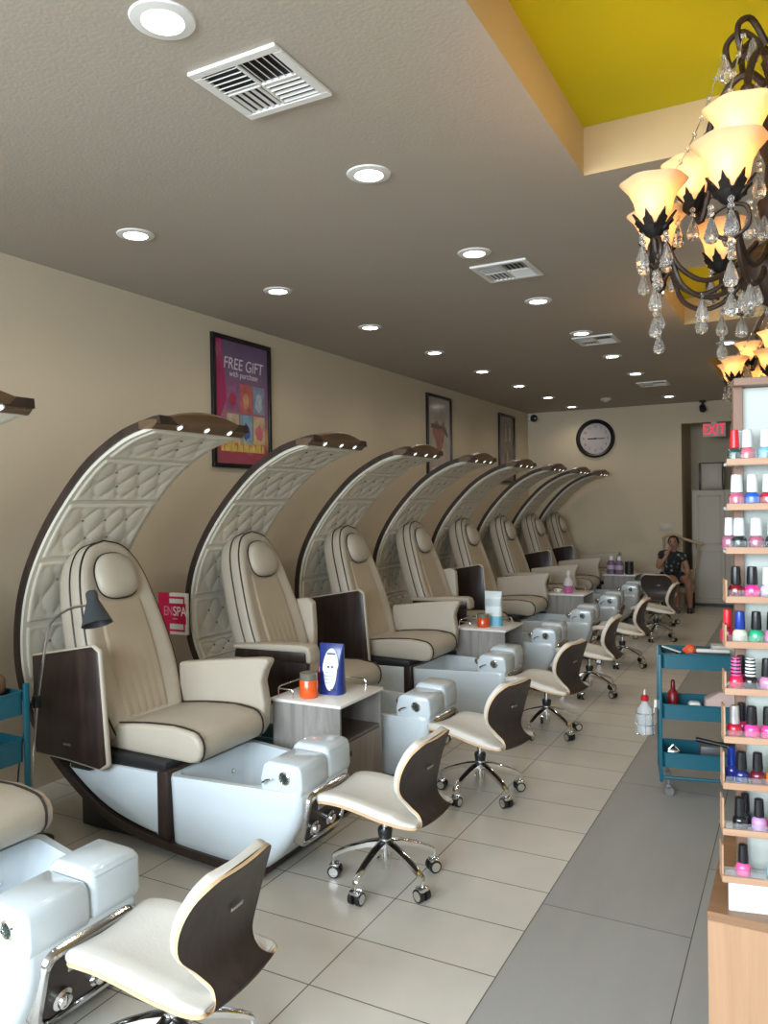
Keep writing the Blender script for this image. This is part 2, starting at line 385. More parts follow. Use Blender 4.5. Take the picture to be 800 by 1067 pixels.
for r_ in range(2):
    for c_ in range(3):
        y0 = -.205+c_*.175; z1 = .165-r_*.255
        p = panelbox('picture_tile', mat(f'tile_{r_}{c_}', cols[r_][c_], .2, var=.55, vscale=14), t, y0, y0+.155, z1-.235, z1, .0115)
        b = MB(); b.prism([(y0+.075+(.040+.010*((a*(c_+2)+r_) % 3))*math.cos(a*PI/7), z1-.14+(.055+.012*((a*(r_+3)+c_) % 3))*math.sin(a*PI/7)) for a in range(14)], 'x', .0126, .0134)
        b.build('motif', mat(f'motif_{r_}{c_}', cols2[r_][c_], .2, var=.4, vscale=20), p, smooth=False)
b = MB()
for k in range(16):
    y = -.26+.035*k+random.uniform(-.01, .01); h = random.uniform(.04, .11)
    b.prism([(y-.02, -.40), (y+.02, -.40), (y+.012, -.40+h), (y-.008, -.40+h*1.1)], 'x', .0115+.0001*k, .0125+.0001*k)
b.build('yellow_reflection', mat('reflection_gold', (.72, .46, .12), .25, var=.5, vscale=18), t, smooth=False)  # yellow slivers: painted reflection low on the poster, not print
MB().box((.008, -hy, -hz), (.011, -hy+.001, hz)).build('mount', PT, t, smooth=False)
t, hy, hz = framed('framed pale poster with a reddish figure in the middle, behind the third and fourth chairs', 8.86, 9.63, 2.02, 3.075)
panelbox('print', mat('pale_print', (.46, .40, .35), .15, var=.25, vscale=6), t, -hy, hy, -hz, hz, .006, .005)
MB().prism([(-.13, -.05), (-.02, -.28), (.10, -.12), (.20, .10), (.15, .22), (.03, .14), (-.08, .20), (-.20, .14), (-.22, .05)], 'x', .0112, .0122).build('red_motif', mat('poster_red_faded', (.36, .15, .13), .2, var=.4, vscale=12), t, smooth=False)
MB().prism([(-.24, .16), (.2, .13), (.28, .02), (.25, 0), (.1, .1), (-.25, .1)], 'x', .0113, .0128).build('dark_motif', mat('poster_shadow', (.16, .11, .10), .2), t, smooth=False)
MB().box((.0112, -.25, -.49), (.0124, .2, -.40)).build('white_caption_band', mat('caption_white', (.6, .57, .52), .2), t, smooth=False)
t, hy, hz = framed('framed dark poster of upright bottles, farthest along the left wall', 11.5, 12.25, 2.0, 3.075)
panelbox('print', mat('dark_print', (.17, .13, .12), .15, var=.6, vscale=7), t, -hy, hy, -hz, hz, .006, .005)
for k, (y, z, h, c) in enumerate(((-.22, .05, .34, (.22, .14, .15)), (-.05, .1, .30, (.32, .24, .20)), (.14, .12, .30, (.34, .27, .24)), (-.18, -.33, .24, (.26, .18, .22)), (.02, -.34, .28, (.36, .30, .26)), (.2, -.36, .24, (.22, .17, .16)))):
    MB().prism([(y-.05, z), (y+.05, z), (y+.05, z+h*.65), (y+.02, z+h*.75), (y+.02, z+h), (y-.02, z+h), (y-.02, z+h*.75), (y-.05, z+h*.65)], 'x', .0112, .0122).build('bottle_motif', mat(f'print_bottle_{k}', c, .2), t, smooth=False)

# ------------------------------------------------------------------ pedicure chairs
W = .68
ARC = [(1.64, .022), (1.43, .026), (1.14, .044), (.885, .075), (.62, .155), (.34, .335), (.12, .575), (.013, .865), (.048, 1.233), (.228, 1.573), (.529, 1.894), (.807, 2.065), (1.03, 2.130), (1.10, 2.14)]
arc = [Vector((p[0], p[1])) for p in ARC]
arcs = [v.to_2d() for v in catmull([(p.x, p.y, 0) for p in arc], 7)]
def arc_norm(pts):
    out = []
    for i in range(len(pts)):
        a = pts[max(0, i-1)]; c = pts[min(len(pts)-1, i+1)]; t_ = (c-a).normalized(); out.append(Vector((t_.y, -t_.x)))  # towards the inside
    return out
an = arc_norm(arcs)
def arc_at(u, off):
    """u = arc length fraction"""
    L = [0]
    for a, c in zip(arcs, arcs[1:]): L.append(L[-1]+(c-a).length)
    d = u*L[-1]
    for i in range(len(arcs)-1):
        if L[i+1] >= d:
            t_ = (d-L[i])/max(1e-9, L[i+1]-L[i]); p = arcs[i].lerp(arcs[i+1], t_); n_ = an[i].lerp(an[i+1], t_).normalized(); return p+n_*off
    return arcs[-1]+an[-1]*off
def arc_u_for(z, upper=True):
    best = None
    for k in range(1, 2000):
        p = arc_at(k/2000, 0)
        if p.x < .9 and k > 900 and p.y >= z: return k/2000
    return 1.0
def chair_proto():
    t = thing('pedicure_chair', '', 'pedicure chair', (0, 0, 0), 0, 'pedicure spa chairs along the left wall')
    # curved wooden shell
    b = MB(); N = len(arcs)
    outer = [(p.x, p.y) for p in arcs]; inner = [(p.x, p.y) for p in (arcs[i]+an[i]*.040 for i in range(N))]
    loops = []
    for i in range(N):
        o_, n_ = outer[i], inner[i]
        loops.append([(o_[0], 0, o_[1]), (o_[0], W, o_[1]), (n_[0], W, n_[1]), (n_[0], 0, n_[1])])
    b.loft(loops); b.build('arch_shell', DARKW, t, angle=35)
    # white lining strip under the padding
    b = MB(); loops = []
    for k in range(61):
        u = .42+(.985-.42)*k/60; p, q = arc_at(u, .038), arc_at(u, .058)
        loops.append([(p.x, .012, p.y), (p.x, W-.012, p.y), (q.x, W-.012, q.y), (q.x, .012, q.y)])
    b.loft(loops); b.build('arch_lining', mat('lining_cream', (.66, .62, .52), .55), t, angle=35)
    # tufted panels
    zs = [.42, .74, 1.07, 1.45, 1.77, 2.0]
    us = [arc_u_for(z) for z in zs]+[.982]
    for k in range(len(us)-1):
        u0, u1 = us[k]+.0022, us[k+1]-.0022
        NP, NQ = 1.5, 4.0
        def fn(a, c, u0=u0, u1=u1):
            y = .03+(W-.06)*c
            d = abs(math.sin(PI*(a*NP+c*NQ)))*abs(math.sin(PI*(a*NP-c*NQ)))
            e = min(a/.14, (1-a)/.14, c/.12, (1-c)/.12); mk = min(1, max(0, e-.35)/.5)
            h = .066-.0105*mk*(1-d**.45)
            e = min(a*1.5, (1-a)*1.5, c, 1-c)
            h = .050+(h-.050)*min(1, e/.02)**.5
            P_ = arc_at(u0+(u1-u0)*a, h); return (P_.x, y, P_.y)
        b = MB(); b.grid(fn, 32, 64)
        for i in range(1, 6):
            for j in range(1, 16):
                a, c = i/6, j/16
                if abs(math.sin(PI*(a*NP+c*NQ))) > .01 or abs(math.sin(PI*(a*NP-c*NQ))) > .01: continue
                if not (.13 < c < .87): continue
                P_ = arc_at(u0+(u1-u0)*a, .057); b.sphere((P_.x, .03+(W-.06)*c, P_.y), .0085, 8, mi=1)
        b.build('tufted_panel', [PANEL, mat('button_grey', (.16, .15, .13), .5)], t, angle=80)
    # wooden hood with three spots
    b = MB(); loops = []
    for k in range(25):
        c = k/24; y = -.006+(W+.012)*c; s_ = math.sin(PI*(.06+.88*c)); th = .032+.072*s_; xf = 1.085+.03*s_; zb = 2.076
        loops.append([(.97, y, zb+.004), (.97, y, max(zb+.03, zb+th*.92)), (xf-.02, y, zb+th), (xf, y, zb+th*.9), (xf, y, zb+.030), (xf-.035, y, zb)])
    b.loft(loops); hd = b.build('hood', HOODW, t, angle=50)
    for yy in (.15, .34, .53):
        c = (yy+.006)/(W+.012); s_ = math.sin(PI*(.06+.88*c)); xf = 1.085+.03*s_
        M_ = Matrix.Translation((xf-.0175, yy, 2.091)) @ Vector((.030, 0, -.035)).to_track_quat('Z', 'Y').to_matrix().to_4x4()
        b = MB(); b.lathe([(.022, -.004), (.022, .003), (.016, .004)], 16, M=M_); sp = b.build('spot_ring', CHROME, hd)
        MB().lathe([(.0, .0045), (.015, .0045)], 16, M=M_, c0=False, c1=False).build('spot_bulb', HOODLED, sp)
    # white side skirt / base following the curve
    b = MB()
    lower = [arc_at(u, .048) for u in [.02+.40*k/22 for k in range(23)]]
    poly = [(p.x, p.y) for p in lower if p.x < 1.03 and p.y < .375]
    poly = [(1.03, .07)]+poly+[(poly[-1][0]+.03, .392), (1.03, .402)]
    b.prism(poly, 'y', .02, W-.02, bev=.012); b.build('seat_base', TUBM, t)
    MB().box((.42, .04, .395), (1.06, W-.04, .45), .006).build('seat_plate', BLACK, t)
    b = MB(); b.prism([(1.028, .05), (1.092, .05), (1.092, .418), (1.028, .412)], 'y', .012, W-.012, bev=.006); b.build('joint_strip', DARKW, t)
    MB().box((.40, .10, .012), (.80, W-.10, .20), .01).build('pedestal_box', BLACK, t)
    # seat cushion
    b = MB()
    prof = [(.62, .452), (1.17, .445), (1.215, .455), (1.235, .49), (1.238, .535), (1.222, .572), (1.18, .597), (1.05, .612), (.85, .602), (.62, .575)]
    b.prism(prof, 'y', .09, .63, bev=.022, seg=3); st = b.build('seat_cushion', CREAM, t, angle=50)
    for yy in (.118, .588):
        b = MB()
        pp = [(.66, .582), (.85, .604), (1.05, .613), (1.18, .599), (1.222, .574), (1.239, .535), (1.236, .49), (1.214, .456)]
        b.tube([(p[0], yy, p[1]) for p in catmull([(x, z, 0) for x, z in pp], 4) for p in [(p.x, p.y)]], .0052, 6)
        b.build('piping', PIPING, st)
    # reclining backrest
    B0 = Vector((.565, .34, .462)); S = Vector((-.345, 0, 1.02)); SL = S.length; Sd = S.normalized(); Nd = Vector((Sd.z, 0, -Sd.x))
    if Nd.x < 0: Nd = -Nd
    pts = [(.0, .25), (.12, .28), (.28, .305), (.45, .30), (.65, .270), (.80, .236), (.90, .19), (.97, .118), (1.0, .0)]
    half = [(p.x, p.y) for p in catmull([(a, c, 0) for a, c in pts], 4)]
    loop = [(s_, y) for s_, y in half]+[(s_, -y) for s_, y in half[-2::-1]]
    def ring(n_, sc, sb=0.0, lift=0.0):
        out = []
        for s_, y in loop:
            s2 = .5+(s_-.5)*(1-(1-sc)*.55)+sb; y2 = y*sc
            out.append(B0+Sd*(s2*SL)+Vector((0, y2, 0))+Nd*n_)
        return out
    b = MB(); b.loft([ring(-.062, .86), ring(-.045, .97), ring(-.02, 1), ring(.042, 1.0), ring(.050, .990), ring(.058, 1.0), ring(.115, .985), ring(.135, .93), ring(.142, .86), ring(.140, .78), ring(.128, .62), ring(.118, .35)])
    bk = b.build('backrest', CREAM, t, angle=60)
    for n_, sc in ((.050, 1.003), (.122, .975)): MB().tube(ring(n_, sc), .0052, 6, closed=True).build('piping', PIPING, bk)
    # pleated centre insert
    b = MB()
    def fn(a, c):
        s_ = .06+.66*a; y = (c-.5)*2*(.150+.02*math.sin(PI*a)); n_ = .131+.004*abs(math.sin(PI*6*c))*max(0, 1-1.6*a)+.004*math.sin(PI*a)
        e = min(a, 1-a, c, 1-c); n_ -= .012*(1-min(1, e/.05))
        P_ = B0+Sd*(s_*SL)+Vector((0, y, 0))+Nd*n_; return P_
    b.grid(fn, 20, 56); b.build('centre_pleats', mat('beige_leather', (.42, .345, .25), .45, var=.06, vscale=6), bk, angle=80)
    # headrest pillow
    hc = B0+Sd*(.79*SL)+Nd*.134
    def hl(n_, sc):
        out = []
        for k in range(32):
            a = 2*PI*k/32; c_, s_ = math.cos(a), math.sin(a)
            y = .145*sc*(abs(c_)**.8)*(1 if c_ > 0 else -1); q_ = .138*sc*(abs(s_)**(.62 if s_ < 0 else 1))*(1 if s_ > 0 else -1)*(1 if s_ > 0 else .88)
            out.append(hc+Sd*q_+Vector((0, y, 0))+Nd*n_)
        return out
    b = MB(); b.loft([hl(-.03, .8), hl(-.01, .95), hl(.01, 1), hl(.03, .96), hl(.048, .82), hl(.058, .55), hl(.060, .2)]); hr = b.build('headrest_pillow', CREAM, t, angle=70)
    b = MB(); b.tube(hl(.010, 1.01), .0045, 6, closed=True); b.build('piping', PIPING, hr)
    # (armrests are added per chair)
    b = None
    if 0: MB().prism([(.62, .44), (1.18, .44), (1.215, .50), (1.225, .62), (1.205, .74), (1.225, .80), (1.255, .845), (1.25, .868), (1.18, .866), (.9, .836), (.62, .80)], 'y', .615, .69, bev=.016, seg=3)
    # tub
    X0 = 1.09
    def tp(x, y): return .02+(y-.02)*(1-.33*min(1, max(0, (x-1.12)/.74)))       # the tub narrows towards its front
    def tl(x1, y0, y1, z, r, dz=0): return [(x, tp(x, y), z+dz*((x-X0)/(x1-X0))) for x, y in rrect(X0, x1, y0, y1, r, 6)]
    b = MB()
    b.loft([tl(1.63, .03, .65, .040, .07), tl(1.665, .018, .662, .062, .075), tl(1.72, .015, .665, .11, .075), tl(1.775, .014, .666, .18, .07), tl(1.83, .013, .667, .27, .065), tl(1.856, .012, .668, .34, .06), tl(1.862, .012, .668, .388, .055, .03), tl(1.856, .018, .662, .402, .055, .03),
            [(x, tp(x, y), .403+.02*((x-1.12)/.5)) for x, y in rrect(1.118, 1.625, .052, .628, .05, 6)], [(x, tp(x, y), .385) for x, y in rrect(1.128, 1.61, .062, .618, .05, 6)], [(x, tp(x, y), .2) for x, y in rrect(1.18, 1.56, .11, .57, .08, 6)], [(x, tp(x, y), .175) for x, y in rrect(1.24, 1.5, .17, .51, .08, 6)]])
    tb = b.build('foot_tub', TUBM, t, angle=50)
    b = MB()
    for y in (.2, .44): b.sphere((1.152, y, .30), .016, 10, sc=(.4, 1, 1))
    b.lathe([(.022, 0), (.018, .006)], 14, M=Matrix.Translation((1.37, .34, .176))); b.build('water_jets', CHROME, tb)
    # control head across the front of the tub
    hp = [(1.645, .405), (1.858, .41), (1.866, .45), (1.862, .525), (1.842, .550), (1.685, .553), (1.655, .535), (1.638, .47)]
    b = MB(); b.prism(hp, 'y', .028, .248, bev=.012); hb = b.build('control_head', TUBM, t, angle=50)
    hp2 = [(x, z+(.022 if z > .5 else 0)) for x, z in hp]
    b = MB(); b.prism(hp2, 'y', .254, .462, bev=.025, seg=3); b.build('tap_cover', TUBM, t, angle=50)
    b = MB(); M_ = Matrix.Translation((1.775, .03, .488)) @ Matrix.Rotation(PI/2, 4, 'X')
    b.lathe([(.030, -.004), (.030, .006), (.024, .010), (.021, .006)], 24, M=M_); jt = b.build('jet_ring', CHROME, hb)
    b = MB()
    for k in range(5): b.box((-.02, -.0018, .003), (.02, .0018, .009), M=M_ @ Matrix.Rotation(k*PI/5, 4, 'Z'))
    b.build('jet_grille', mat('dark_chrome', (.10, .14, .13), .2, metal=.8), jt, smooth=False)
    b = MB(); b.tube([(1.668, .024, .452), (1.672, .008, .462), (1.695, .0, .478), (1.722, -.002, .486)], [.008, .007, .005, .003], 8); b.build('lever', CHROME, hb)
    b = MB(); b.tube([(1.645, .22, .43), (1.625, .22, .47), (1.595, .22, .475), (1.575, .22, .462)], .013, 10); b.lathe([(.026, 0), (.03, .02), (.024, .034)], 16, M=Matrix.Translation((1.59, .22, .468)) @ Matrix.Rotation(-PI/2-.5, 4, 'Y'))
    b.lathe([(.018, 0), (.018, .03), (.012, .04)], 14, M=Matrix.Translation((1.640, .36, .50)) @ Matrix.Rotation(-PI/2, 4, 'Y')); b.build('faucet', CHROME, t)
    # control panel in a chrome bezel on the sloped front
    cz = Vector((1.820, .250, .292)); up = Vector((.062, 0, .25)).normalized(); R_ = Vector((0, 1, 0)); nn = R_.cross(up)
    PM = Matrix((R_, up, nn)).transposed().to_4x4(); PM.translation = cz+nn*.024
    def pl(hx, hy, r, z): return [PM @ Vector((x, y, z)) for x, y in rrect(-hx, hx, -hy, hy, r, 6)]
    b = MB(); b.loft([pl(.182, .128, .05, -.06), pl(.182, .128, .05, .004), pl(.176, .122, .046, .012), pl(.162, .108, .04, .012), pl(.157, .103, .038, .002), pl(.157, .103, .038, -.01)], c0=True, c1=True)
    bz = b.build('bezel', mat('bezel_chrome', (.55, .55, .56), .16, metal=1), t, angle=50)
    b = MB(); b.loft([pl(.155, .10, .036, -.01), pl(.155, .10, .036, .004)]); fp = b.build('control_plate', DARKW, bz)
    b = MB(); b.box((-.085, .030, .004), (.075, .075, .010), .003, M=PM); b.box((.085, .030, .004), (.13, .075, .010), .01, M=PM); b.build('display', mat('grey_display', (.30, .31, .31), .25), fp)
    b = MB(); b.box((-.045, .046, .010), (.02, .062, .012), M=PM); b.build('screen', BLACK, fp, smooth=False)
    for x in (-.095, .04):
        b = MB(); b.lathe([(.034, .004), (.034, .014), (.024, .02), (.022, .03), (.014, .034)], 18, M=PM @ Matrix.Translation((x, -.05, 0))); b.build('knob', CHROME, fp)
    return t
def far_arm(t):
    b = MB(); b.prism([(.62, .44), (1.18, .44), (1.215, .50), (1.225, .62), (1.205, .74), (1.225, .80), (1.255, .845), (1.25, .868), (1.18, .866), (.9, .836), (.62, .80)], 'y', .615, .69, bev=.016, seg=3)
    b.build('armrest', CREAM, t, angle=50)
def far_arm_up(t):
    b = MB(); b.prism([(.50, .50), (.66, .50), (.665, .80), (.655, .985), (.60, 1.02), (.48, 1.0)], 'y', .625, .69, bev=.014, seg=3); b.build('folded_up_armrest', CREAM, t, angle=50)
def arm_raised(t):
    outline = [(.195, .93), (.66, 1.012), (.705, .985), (.752, .41), (.70, .378), (.45, .398), (.21, .404)]
    b = MB(); b.prism(outline, 'y', -.035, -.006, bev=.01); a = b.build('folded_up_tray', CREAM, t, angle=50)
    cx, cz = .47, .69
    b = MB(); b.prism([(cx+(x-cx)*.955, cz+(z-cz)*.965) for x, z in outline], 'y', -.0385, -.02, bev=.004); f_ = b.build('tray_face', DARKW, a, angle=50)
    MB().box((.435, -.0405, .478), (.49, -.038, .492), .002).build('badge', mat('badge_bronze', (.10, .07, .06), .4), f_)
    MB().box((.46, -.02, .36), (.60, .03, .42), .008).build('tray_hinge', BLACK, t)
def arm_lowered(t):
    b = MB(); b.prism([(.47, .755), (.47, .78), (.75, .803), (1.03, .812), (1.07, .80), (1.085, .76), (1.085, .70), (1.05, .70), (1.045, .765)], 'y', -.055, .065, bev=.012, seg=3); a = b.build('armrest_tray', CREAM, t, angle=50)
    b = MB(); b.prism([(.48, .70), (.49, .757), (1.04, .768), (1.04, .70)], 'y', -.048, .058, bev=.006); b.build('tray_underside', DARKW, a)
    b = MB(); b.prism([(.55, .42), (1.0, .42), (1.02, .72), (.52, .72)], 'y', 0.005, .05, bev=.006); b.build('arm_support', DARKW, t)
CHX, CHY0, CHP = -3.80, 2.80, 1.34
chY = [1.43]+[CHY0+CHP*k for k in range(6)]+[10.82, 12.08]
raised = {1, 3, 5, 7, 8}
chair_labels = [
 'cream pedicure spa chair nearest the camera, cut by the left edge of the photo',
 'cream pedicure spa chair with brown tray folded up, beside the gooseneck lamp and magenta sign',
 'cream spa chair with tray folded down, just behind the orange jar and blue bag',
 'cream pedicure spa chair whose raised brown tray stands behind the blue bag',
 'cream pedicure spa chair with tray down, before the table with the light blue bag',
 'cream pedicure spa chair with raised tray, behind the table with the light blue bag',
 'cream pedicure spa chair fourth from the back wall, before the table with the pink bottle',
 'cream pedicure spa chair last but one from the back wall, behind the pink bottle table',
 'cream pedicure spa chair farthest down the row, closest to the clock wall']
base = chair_proto()
chairs = [base]+[copy_tree(base) for _ in range(8)]
for i, (o, y) in enumerate(zip(chairs, chY)):
    o.location = (CHX, y, 0); o['label'] = chair_labels[i]
    (arm_raised if i in raised else arm_lowered)(o)
    if i in (2, 4): far_arm_up(o)
    elif i: far_arm(o)

# ------------------------------------------------------------------ pedicure stools
def stool_proto():
    t = thing('pedicure_stool', '', 'stool', (0, 0, 0), 0, 'low rolling pedicure stools')
    path = catmull([(p[0], p[1], p[2]) for p in [(-.245, .340, .150), (-.215, .357, .184), (-.12, .360, .192), (-.02, .348, .194), (.06, .334, .194), (.13, .327, .195), (.19, .325, .198), (.245, .328, .190), (.270, .338, .166), (.268, .357, .140), (.238, .385, .112), (.206, .425, .130), (.202, .49, .190), (.220, .565, .206), (.246, .632, .188), (.268, .672, .145), (.274, .685, .112)]], 4)
    n = len(path)
    nr = []
    for i in range(n):
        a, c = path[max(0, i-1)], path[min(n-1, i+1)]; d = Vector((c.x-a.x, c.y-a.y)).normalized(); nr.append(Vector((-d.y, d.x)))
    def sheet(off0, off1, shrink, mi0, mi1, mie):
        b = MB(); A, B = [], []; NU = 8
        for i in range(n):
            hw = path[i].z-shrink
            e = 0
            ra, rb = [], []
            for k in range(NU+1):
                y = (k/NU*2-1)*hw; cur = .018*(y/.19)**2
                pa = Vector((path[i].x, path[i].y))+nr[i]*(off0+cur); pb = Vector((path[i].x, path[i].y))+nr[i]*(off1+cur)
                ra.append(b.v((pa.x, y, pa.y))); rb.append(b.v((pb.x, y, pb.y)))
            A.append(ra); B.append(rb)
        for i in range(n-1):
            for k in range(NU):
                b.f([A[i][k], A[i+1][k], A[i+1][k+1], A[i][k+1]], mi0); b.f([B[i][k], B[i][k+1], B[i+1][k+1], B[i+1][k]], mi1)
            b.f([A[i][0], B[i][0], B[i+1][0], A[i+1][0]], mie); b.f([A[i][NU], A[i+1][NU], B[i+1][NU], B[i][NU]], mie)
        for k in range(NU):
            b.f([A[0][k], A[0][k+1], B[0][k+1], B[0][k]], mie); b.f([A[n-1][k], B[n-1][k], B[n-1][k+1], A[n-1][k+1]], mie)
        return b
    sh = sheet(0, .011, 0, 0, 1, 1).build('shell', [VENEER, PLY], t, angle=40)
    b = MB(); b.box((-.001, -.028, -.006), (.002, .028, .006), .002, M=Matrix.Translation((.222, .02, .545)) @ Matrix.Rotation(.22, 4, 'Y')); b.build('badge', STEEL, sh)
    # padded upholstery: rounded pad over the inner face
    b = MB(); NU = 10; rings = []
    for i in range(n):
        hw = path[i].z-.004; endk = min(i, n-1-i); te = min(1, .35+endk*.3); te *= 1-.78*max(0, 1-abs(i-33)/13)**.6 if abs(i-33) < 13 else 1; L = []
        th = .034*te
        prof = [(-1, .010), (-1.0, .010+th*.45), (-.965, .010+th*.8), (-.89, .010+th)]+[(-.6, .010+th), (-.2, .010+th*.97), (.2, .010+th*.97), (.6, .010+th)]+[(.89, .010+th), (.965, .010+th*.8), (1.0, .010+th*.45), (1, .010)]
        for u, o_ in prof:
            y = u*hw; cur = .018*(y/.19)**2; p_ = Vector((path[i].x, path[i].y))+nr[i]*(o_+cur); L.append((p_.x, y, p_.y))
        rings.append(L)
    b.loft(rings); b.build('upholstery', WLEATH, t, angle=60)
    MB().box((-.075, -.07, .312), (.085, .07, .338), .006).build('seat_mount', BLACK, t)
    MB().lathe([(.016, .20), (.016, .318)], 16).build('gas_lift', CHROME, t)
    MB().lathe([(.030, .245), (.034, .235), (.030, .205), (.026, .20)], 18).build('collar', BLACK, t)
    MB().lathe([(.020, .06), (.026, .09), (.030, .14), (.030, .20), (.022, .205)], 18).build('hub', CHROME, t)
    for k in range(5):
        a = math.radians(-92+72*k); Rm = Matrix.Rotation(a, 4, 'Z')
        b = MB(); b.T = Rm
        L = []
        for x, z, hw, hh in ((.022, .178, .021, .016), (.08, .168, .019, .013), (.16, .142, .016, .011), (.215, .118, .014, .010), (.243, .100, .013, .010), (.252, .088, .010, .008)):
            L.append([(x, y_, z+zz) for y_, zz in ((-hw, -hh), (hw, -hh), (hw, hh*.6), (hw*.55, hh), (-hw*.55, hh), (-hw, hh*.6))])
        b.loft(L); lg = b.build('leg', CHROME, t, angle=45)
        b = MB(); b.T = Rm
        b.cyl((.244, 0, .055), (.244, 0, .098), .007, n=10, mi=0)
        b.box((.218, -.027, .042), (.262, .027, .064), .009)
        for s_ in (-1, 1): b.cyl((.238, s_*.009, .029), (.238, s_*.027, .029), .029, n=24, mi=1); b.cyl((.238, s_*.026, .029), (.238, s_*.030, .029), .021, n=24)
        b.build('caster', [CHROME, BLACK], lg, angle=30)
    return t
stools = [
 ((-1.665, 1.74), .06, 'cream and dark brown pedicure stool nearest the camera, cut by the bottom edge'),
 ((-1.66, 3.08), -.03, 'cream and dark brown pedicure stool in front of the lamp chair foot tub'),
 ((-1.655, 4.25), -.22, 'cream and dark brown pedicure stool third from the camera, beyond the orange jar table'),
 ((-1.655, 5.60), -.22, 'cream and dark brown pedicure stool fourth in the row from the camera'),
 ((-1.65, 6.90), -.04, 'cream and dark brown pedicure stool fifth in the row from the camera'),
 ((-1.63, 8.24), -.04, 'cream and dark brown pedicure stool sixth in the row from the camera'),
 ((-1.56, 9.90), -.04, 'cream and dark brown pedicure stool farthest of those facing the foot tubs'),
 ((-1.70, 11.15), -PI/2-.06, 'pedicure stool turned with its wide dark back to the camera, by the seated person')]
sp_ = stool_proto()
for i, (p, rz, lb) in enumerate(stools):
    o = sp_ if i == 0 else copy_tree(sp_); o.location = (p[0], p[1], 0); o.rotation_euler = (0, 0, rz); o['label'] = lb

# ------------------------------------------------------------------ side tables
def table_proto():
    t = thing('side_table', '', 'side table', (0, 0, 0), 0, 'grey side tables between the chairs')
    D, Wd, H = .44, .47, .60     # x from -D to 0, y from 0 to Wd
    MB().box((-D, 0, .02), (0, .018, H), .002, 1).build('side_panel', GREYW, t, angle=30)
    MB().box((-D, Wd-.018, .02), (0, Wd, H), .002, 1).build('side_panel', GREYW, t, angle=30)
    MB().box((-D, .018, .02), (-D+.012, Wd-.018, H)).build('back_panel', GREYW, t, smooth=False)
    MB().box((-D+.012, .018, .395), (-.004, Wd-.018, .41)).build('shelf', mat('shelf_dark', (.10, .075, .06), .3), t, smooth=False)
    MB().box((-D+.03, .03, .0), (-.03, Wd-.03, .03)).build('plinth', BLACK, t, smooth=False)
    b = MB(); b.box((-.018, .02, .045), (.002, Wd-.02, .39), .002, 1); dr = b.build('drawer_front', wood('taupe_laminate', (.17, .135, .105), (.29, .235, .19), 'z', 4.5, .5), t, angle=30)
    MB().box((.002, .06, .315), (.006, .115, .345), .002, 1).build('handle', BLACK, dr)
    MB().box((-D-.012, -.010, H), (.012, Wd+.010, H+.018), .004).build('table_top', TOPW, t)
    for y0, y1 in ((.04, Wd-.04),):
        b = MB(); b.tube([(-D+.02, .03, H+.018), (-D+.02, .03, H+.065), (-D+.02, .045, H+.075), (-D+.02, Wd-.045, H+.075), (-D+.02, Wd-.03, H+.065), (-D+.02, Wd-.03, H+.018)], .004, 8)
        b.tube([(-D+.02, Wd-.03, H+.065), (-.10, Wd-.03, H+.065), (-.085, Wd-.03, H+.05), (-.085, Wd-.03, H+.018)], .004, 8)
        b.tube([(-D+.02, .03, H+.065), (-D+.11, .03, H+.065), (-D+.12, .03, H+.055), (-D+.12, .03, H+.018)], .004, 8)
        b.build('gallery_rail', CHROME, t)
    return t
tp = table_proto()
tables = [((-2.19, 3.60), 'grey wood side table with orange jar and blue bag on its white top'), ((-2.20, 6.29), 'grey wood side table carrying the light blue bag and red jar'),
          ((-2.20, 9.05), 'grey wood side table carrying the pink bottle'), ((-2.12, 11.85), 'grey wood side table farthest back, carrying purple bottles')]
tables = [((-2.19, 3.57), tables[0][1]), ((-2.2, 6.25), tables[1][1]), ((-2.2, 8.95), tables[2][1]), ((-2.10, 11.55), tables[3][1])]
for i, (p, lb) in enumerate(tables):
    o = tp if i == 0 else copy_tree(tp); o.location = (p[0], p[1], 0); o['label'] = lb
TT = .618
# jar of orange scrub
def jar(x, y, z, r, h, label, col):
    t = thing('scrub_jar', label, 'jar', (x, y, z), 0, 'jars on the side tables')
    MB().lathe([(r*.9, 0), (r, .006), (r, h*.7), (r*.97, h*.72)], 24).build('jar_body', mat('orange_scrub_'+label[:6], col, .2, var=.15, vscale=30, coat=.5), t)
    MB().lathe([(r*.96, h*.72), (r*.96, h*.98), (r*.9, h)], 24).build('lid', mat('smoky_lid', (.16, .15, .12), .2, coat=.5), t)
def pouch(x, y, z, w, h, d, rz, label, m1, m2, parts=True):
    t = thing('foil_pouch', label, 'bag', (x, y, z), rz, 'product bags on the side tables')
    L = []
    for k in range(9):
        a = k/8; dd = d*(1-a)**.6+.006; ww = w*(1-.04*math.sin(PI*a)); L.append([(px, py, a*h) for px, py in rrect(-ww/2, ww/2, -dd/2, dd/2, min(dd, ww)*.35, 3)])
    b = MB(); b.loft(L); bd = b.build('bag', m1, t, angle=60)
    return t, bd
jar(-2.445, 3.66, TT, .052, .140, 'orange scrub jar with smoky lid at the front of the first grey table', (.80, .11, .015))
t, bd = pouch(-2.375, 3.80, TT, .150, .285, .10, .12, 'blue pouch with white oval label on the first grey table', mat('blue_foil', (.012, .03, .20), .28, var=.2, vscale=20, coat=.4), None)
b = MB()
ov = [(.008+.050*math.cos(a)*(1 if math.sin(a) > 0 else .82), .143+.117*math.sin(a)) for a in [2*PI*k/28 for k in range(28)]]
L0 = [(x, -.053*(1-z/.285)**.6-.006, z) for x, z in ov]; L1 = [(x*.98, -.053*(1-z/.285)**.6-.0085, z) for x, z in ov]
b.loft([L0, L1]); lb_ = b.build('label_oval', mat('label_white', (.74, .76, .76), .4), bd)
def pf(z): return -.053*(1-z/.285)**.6-.0095
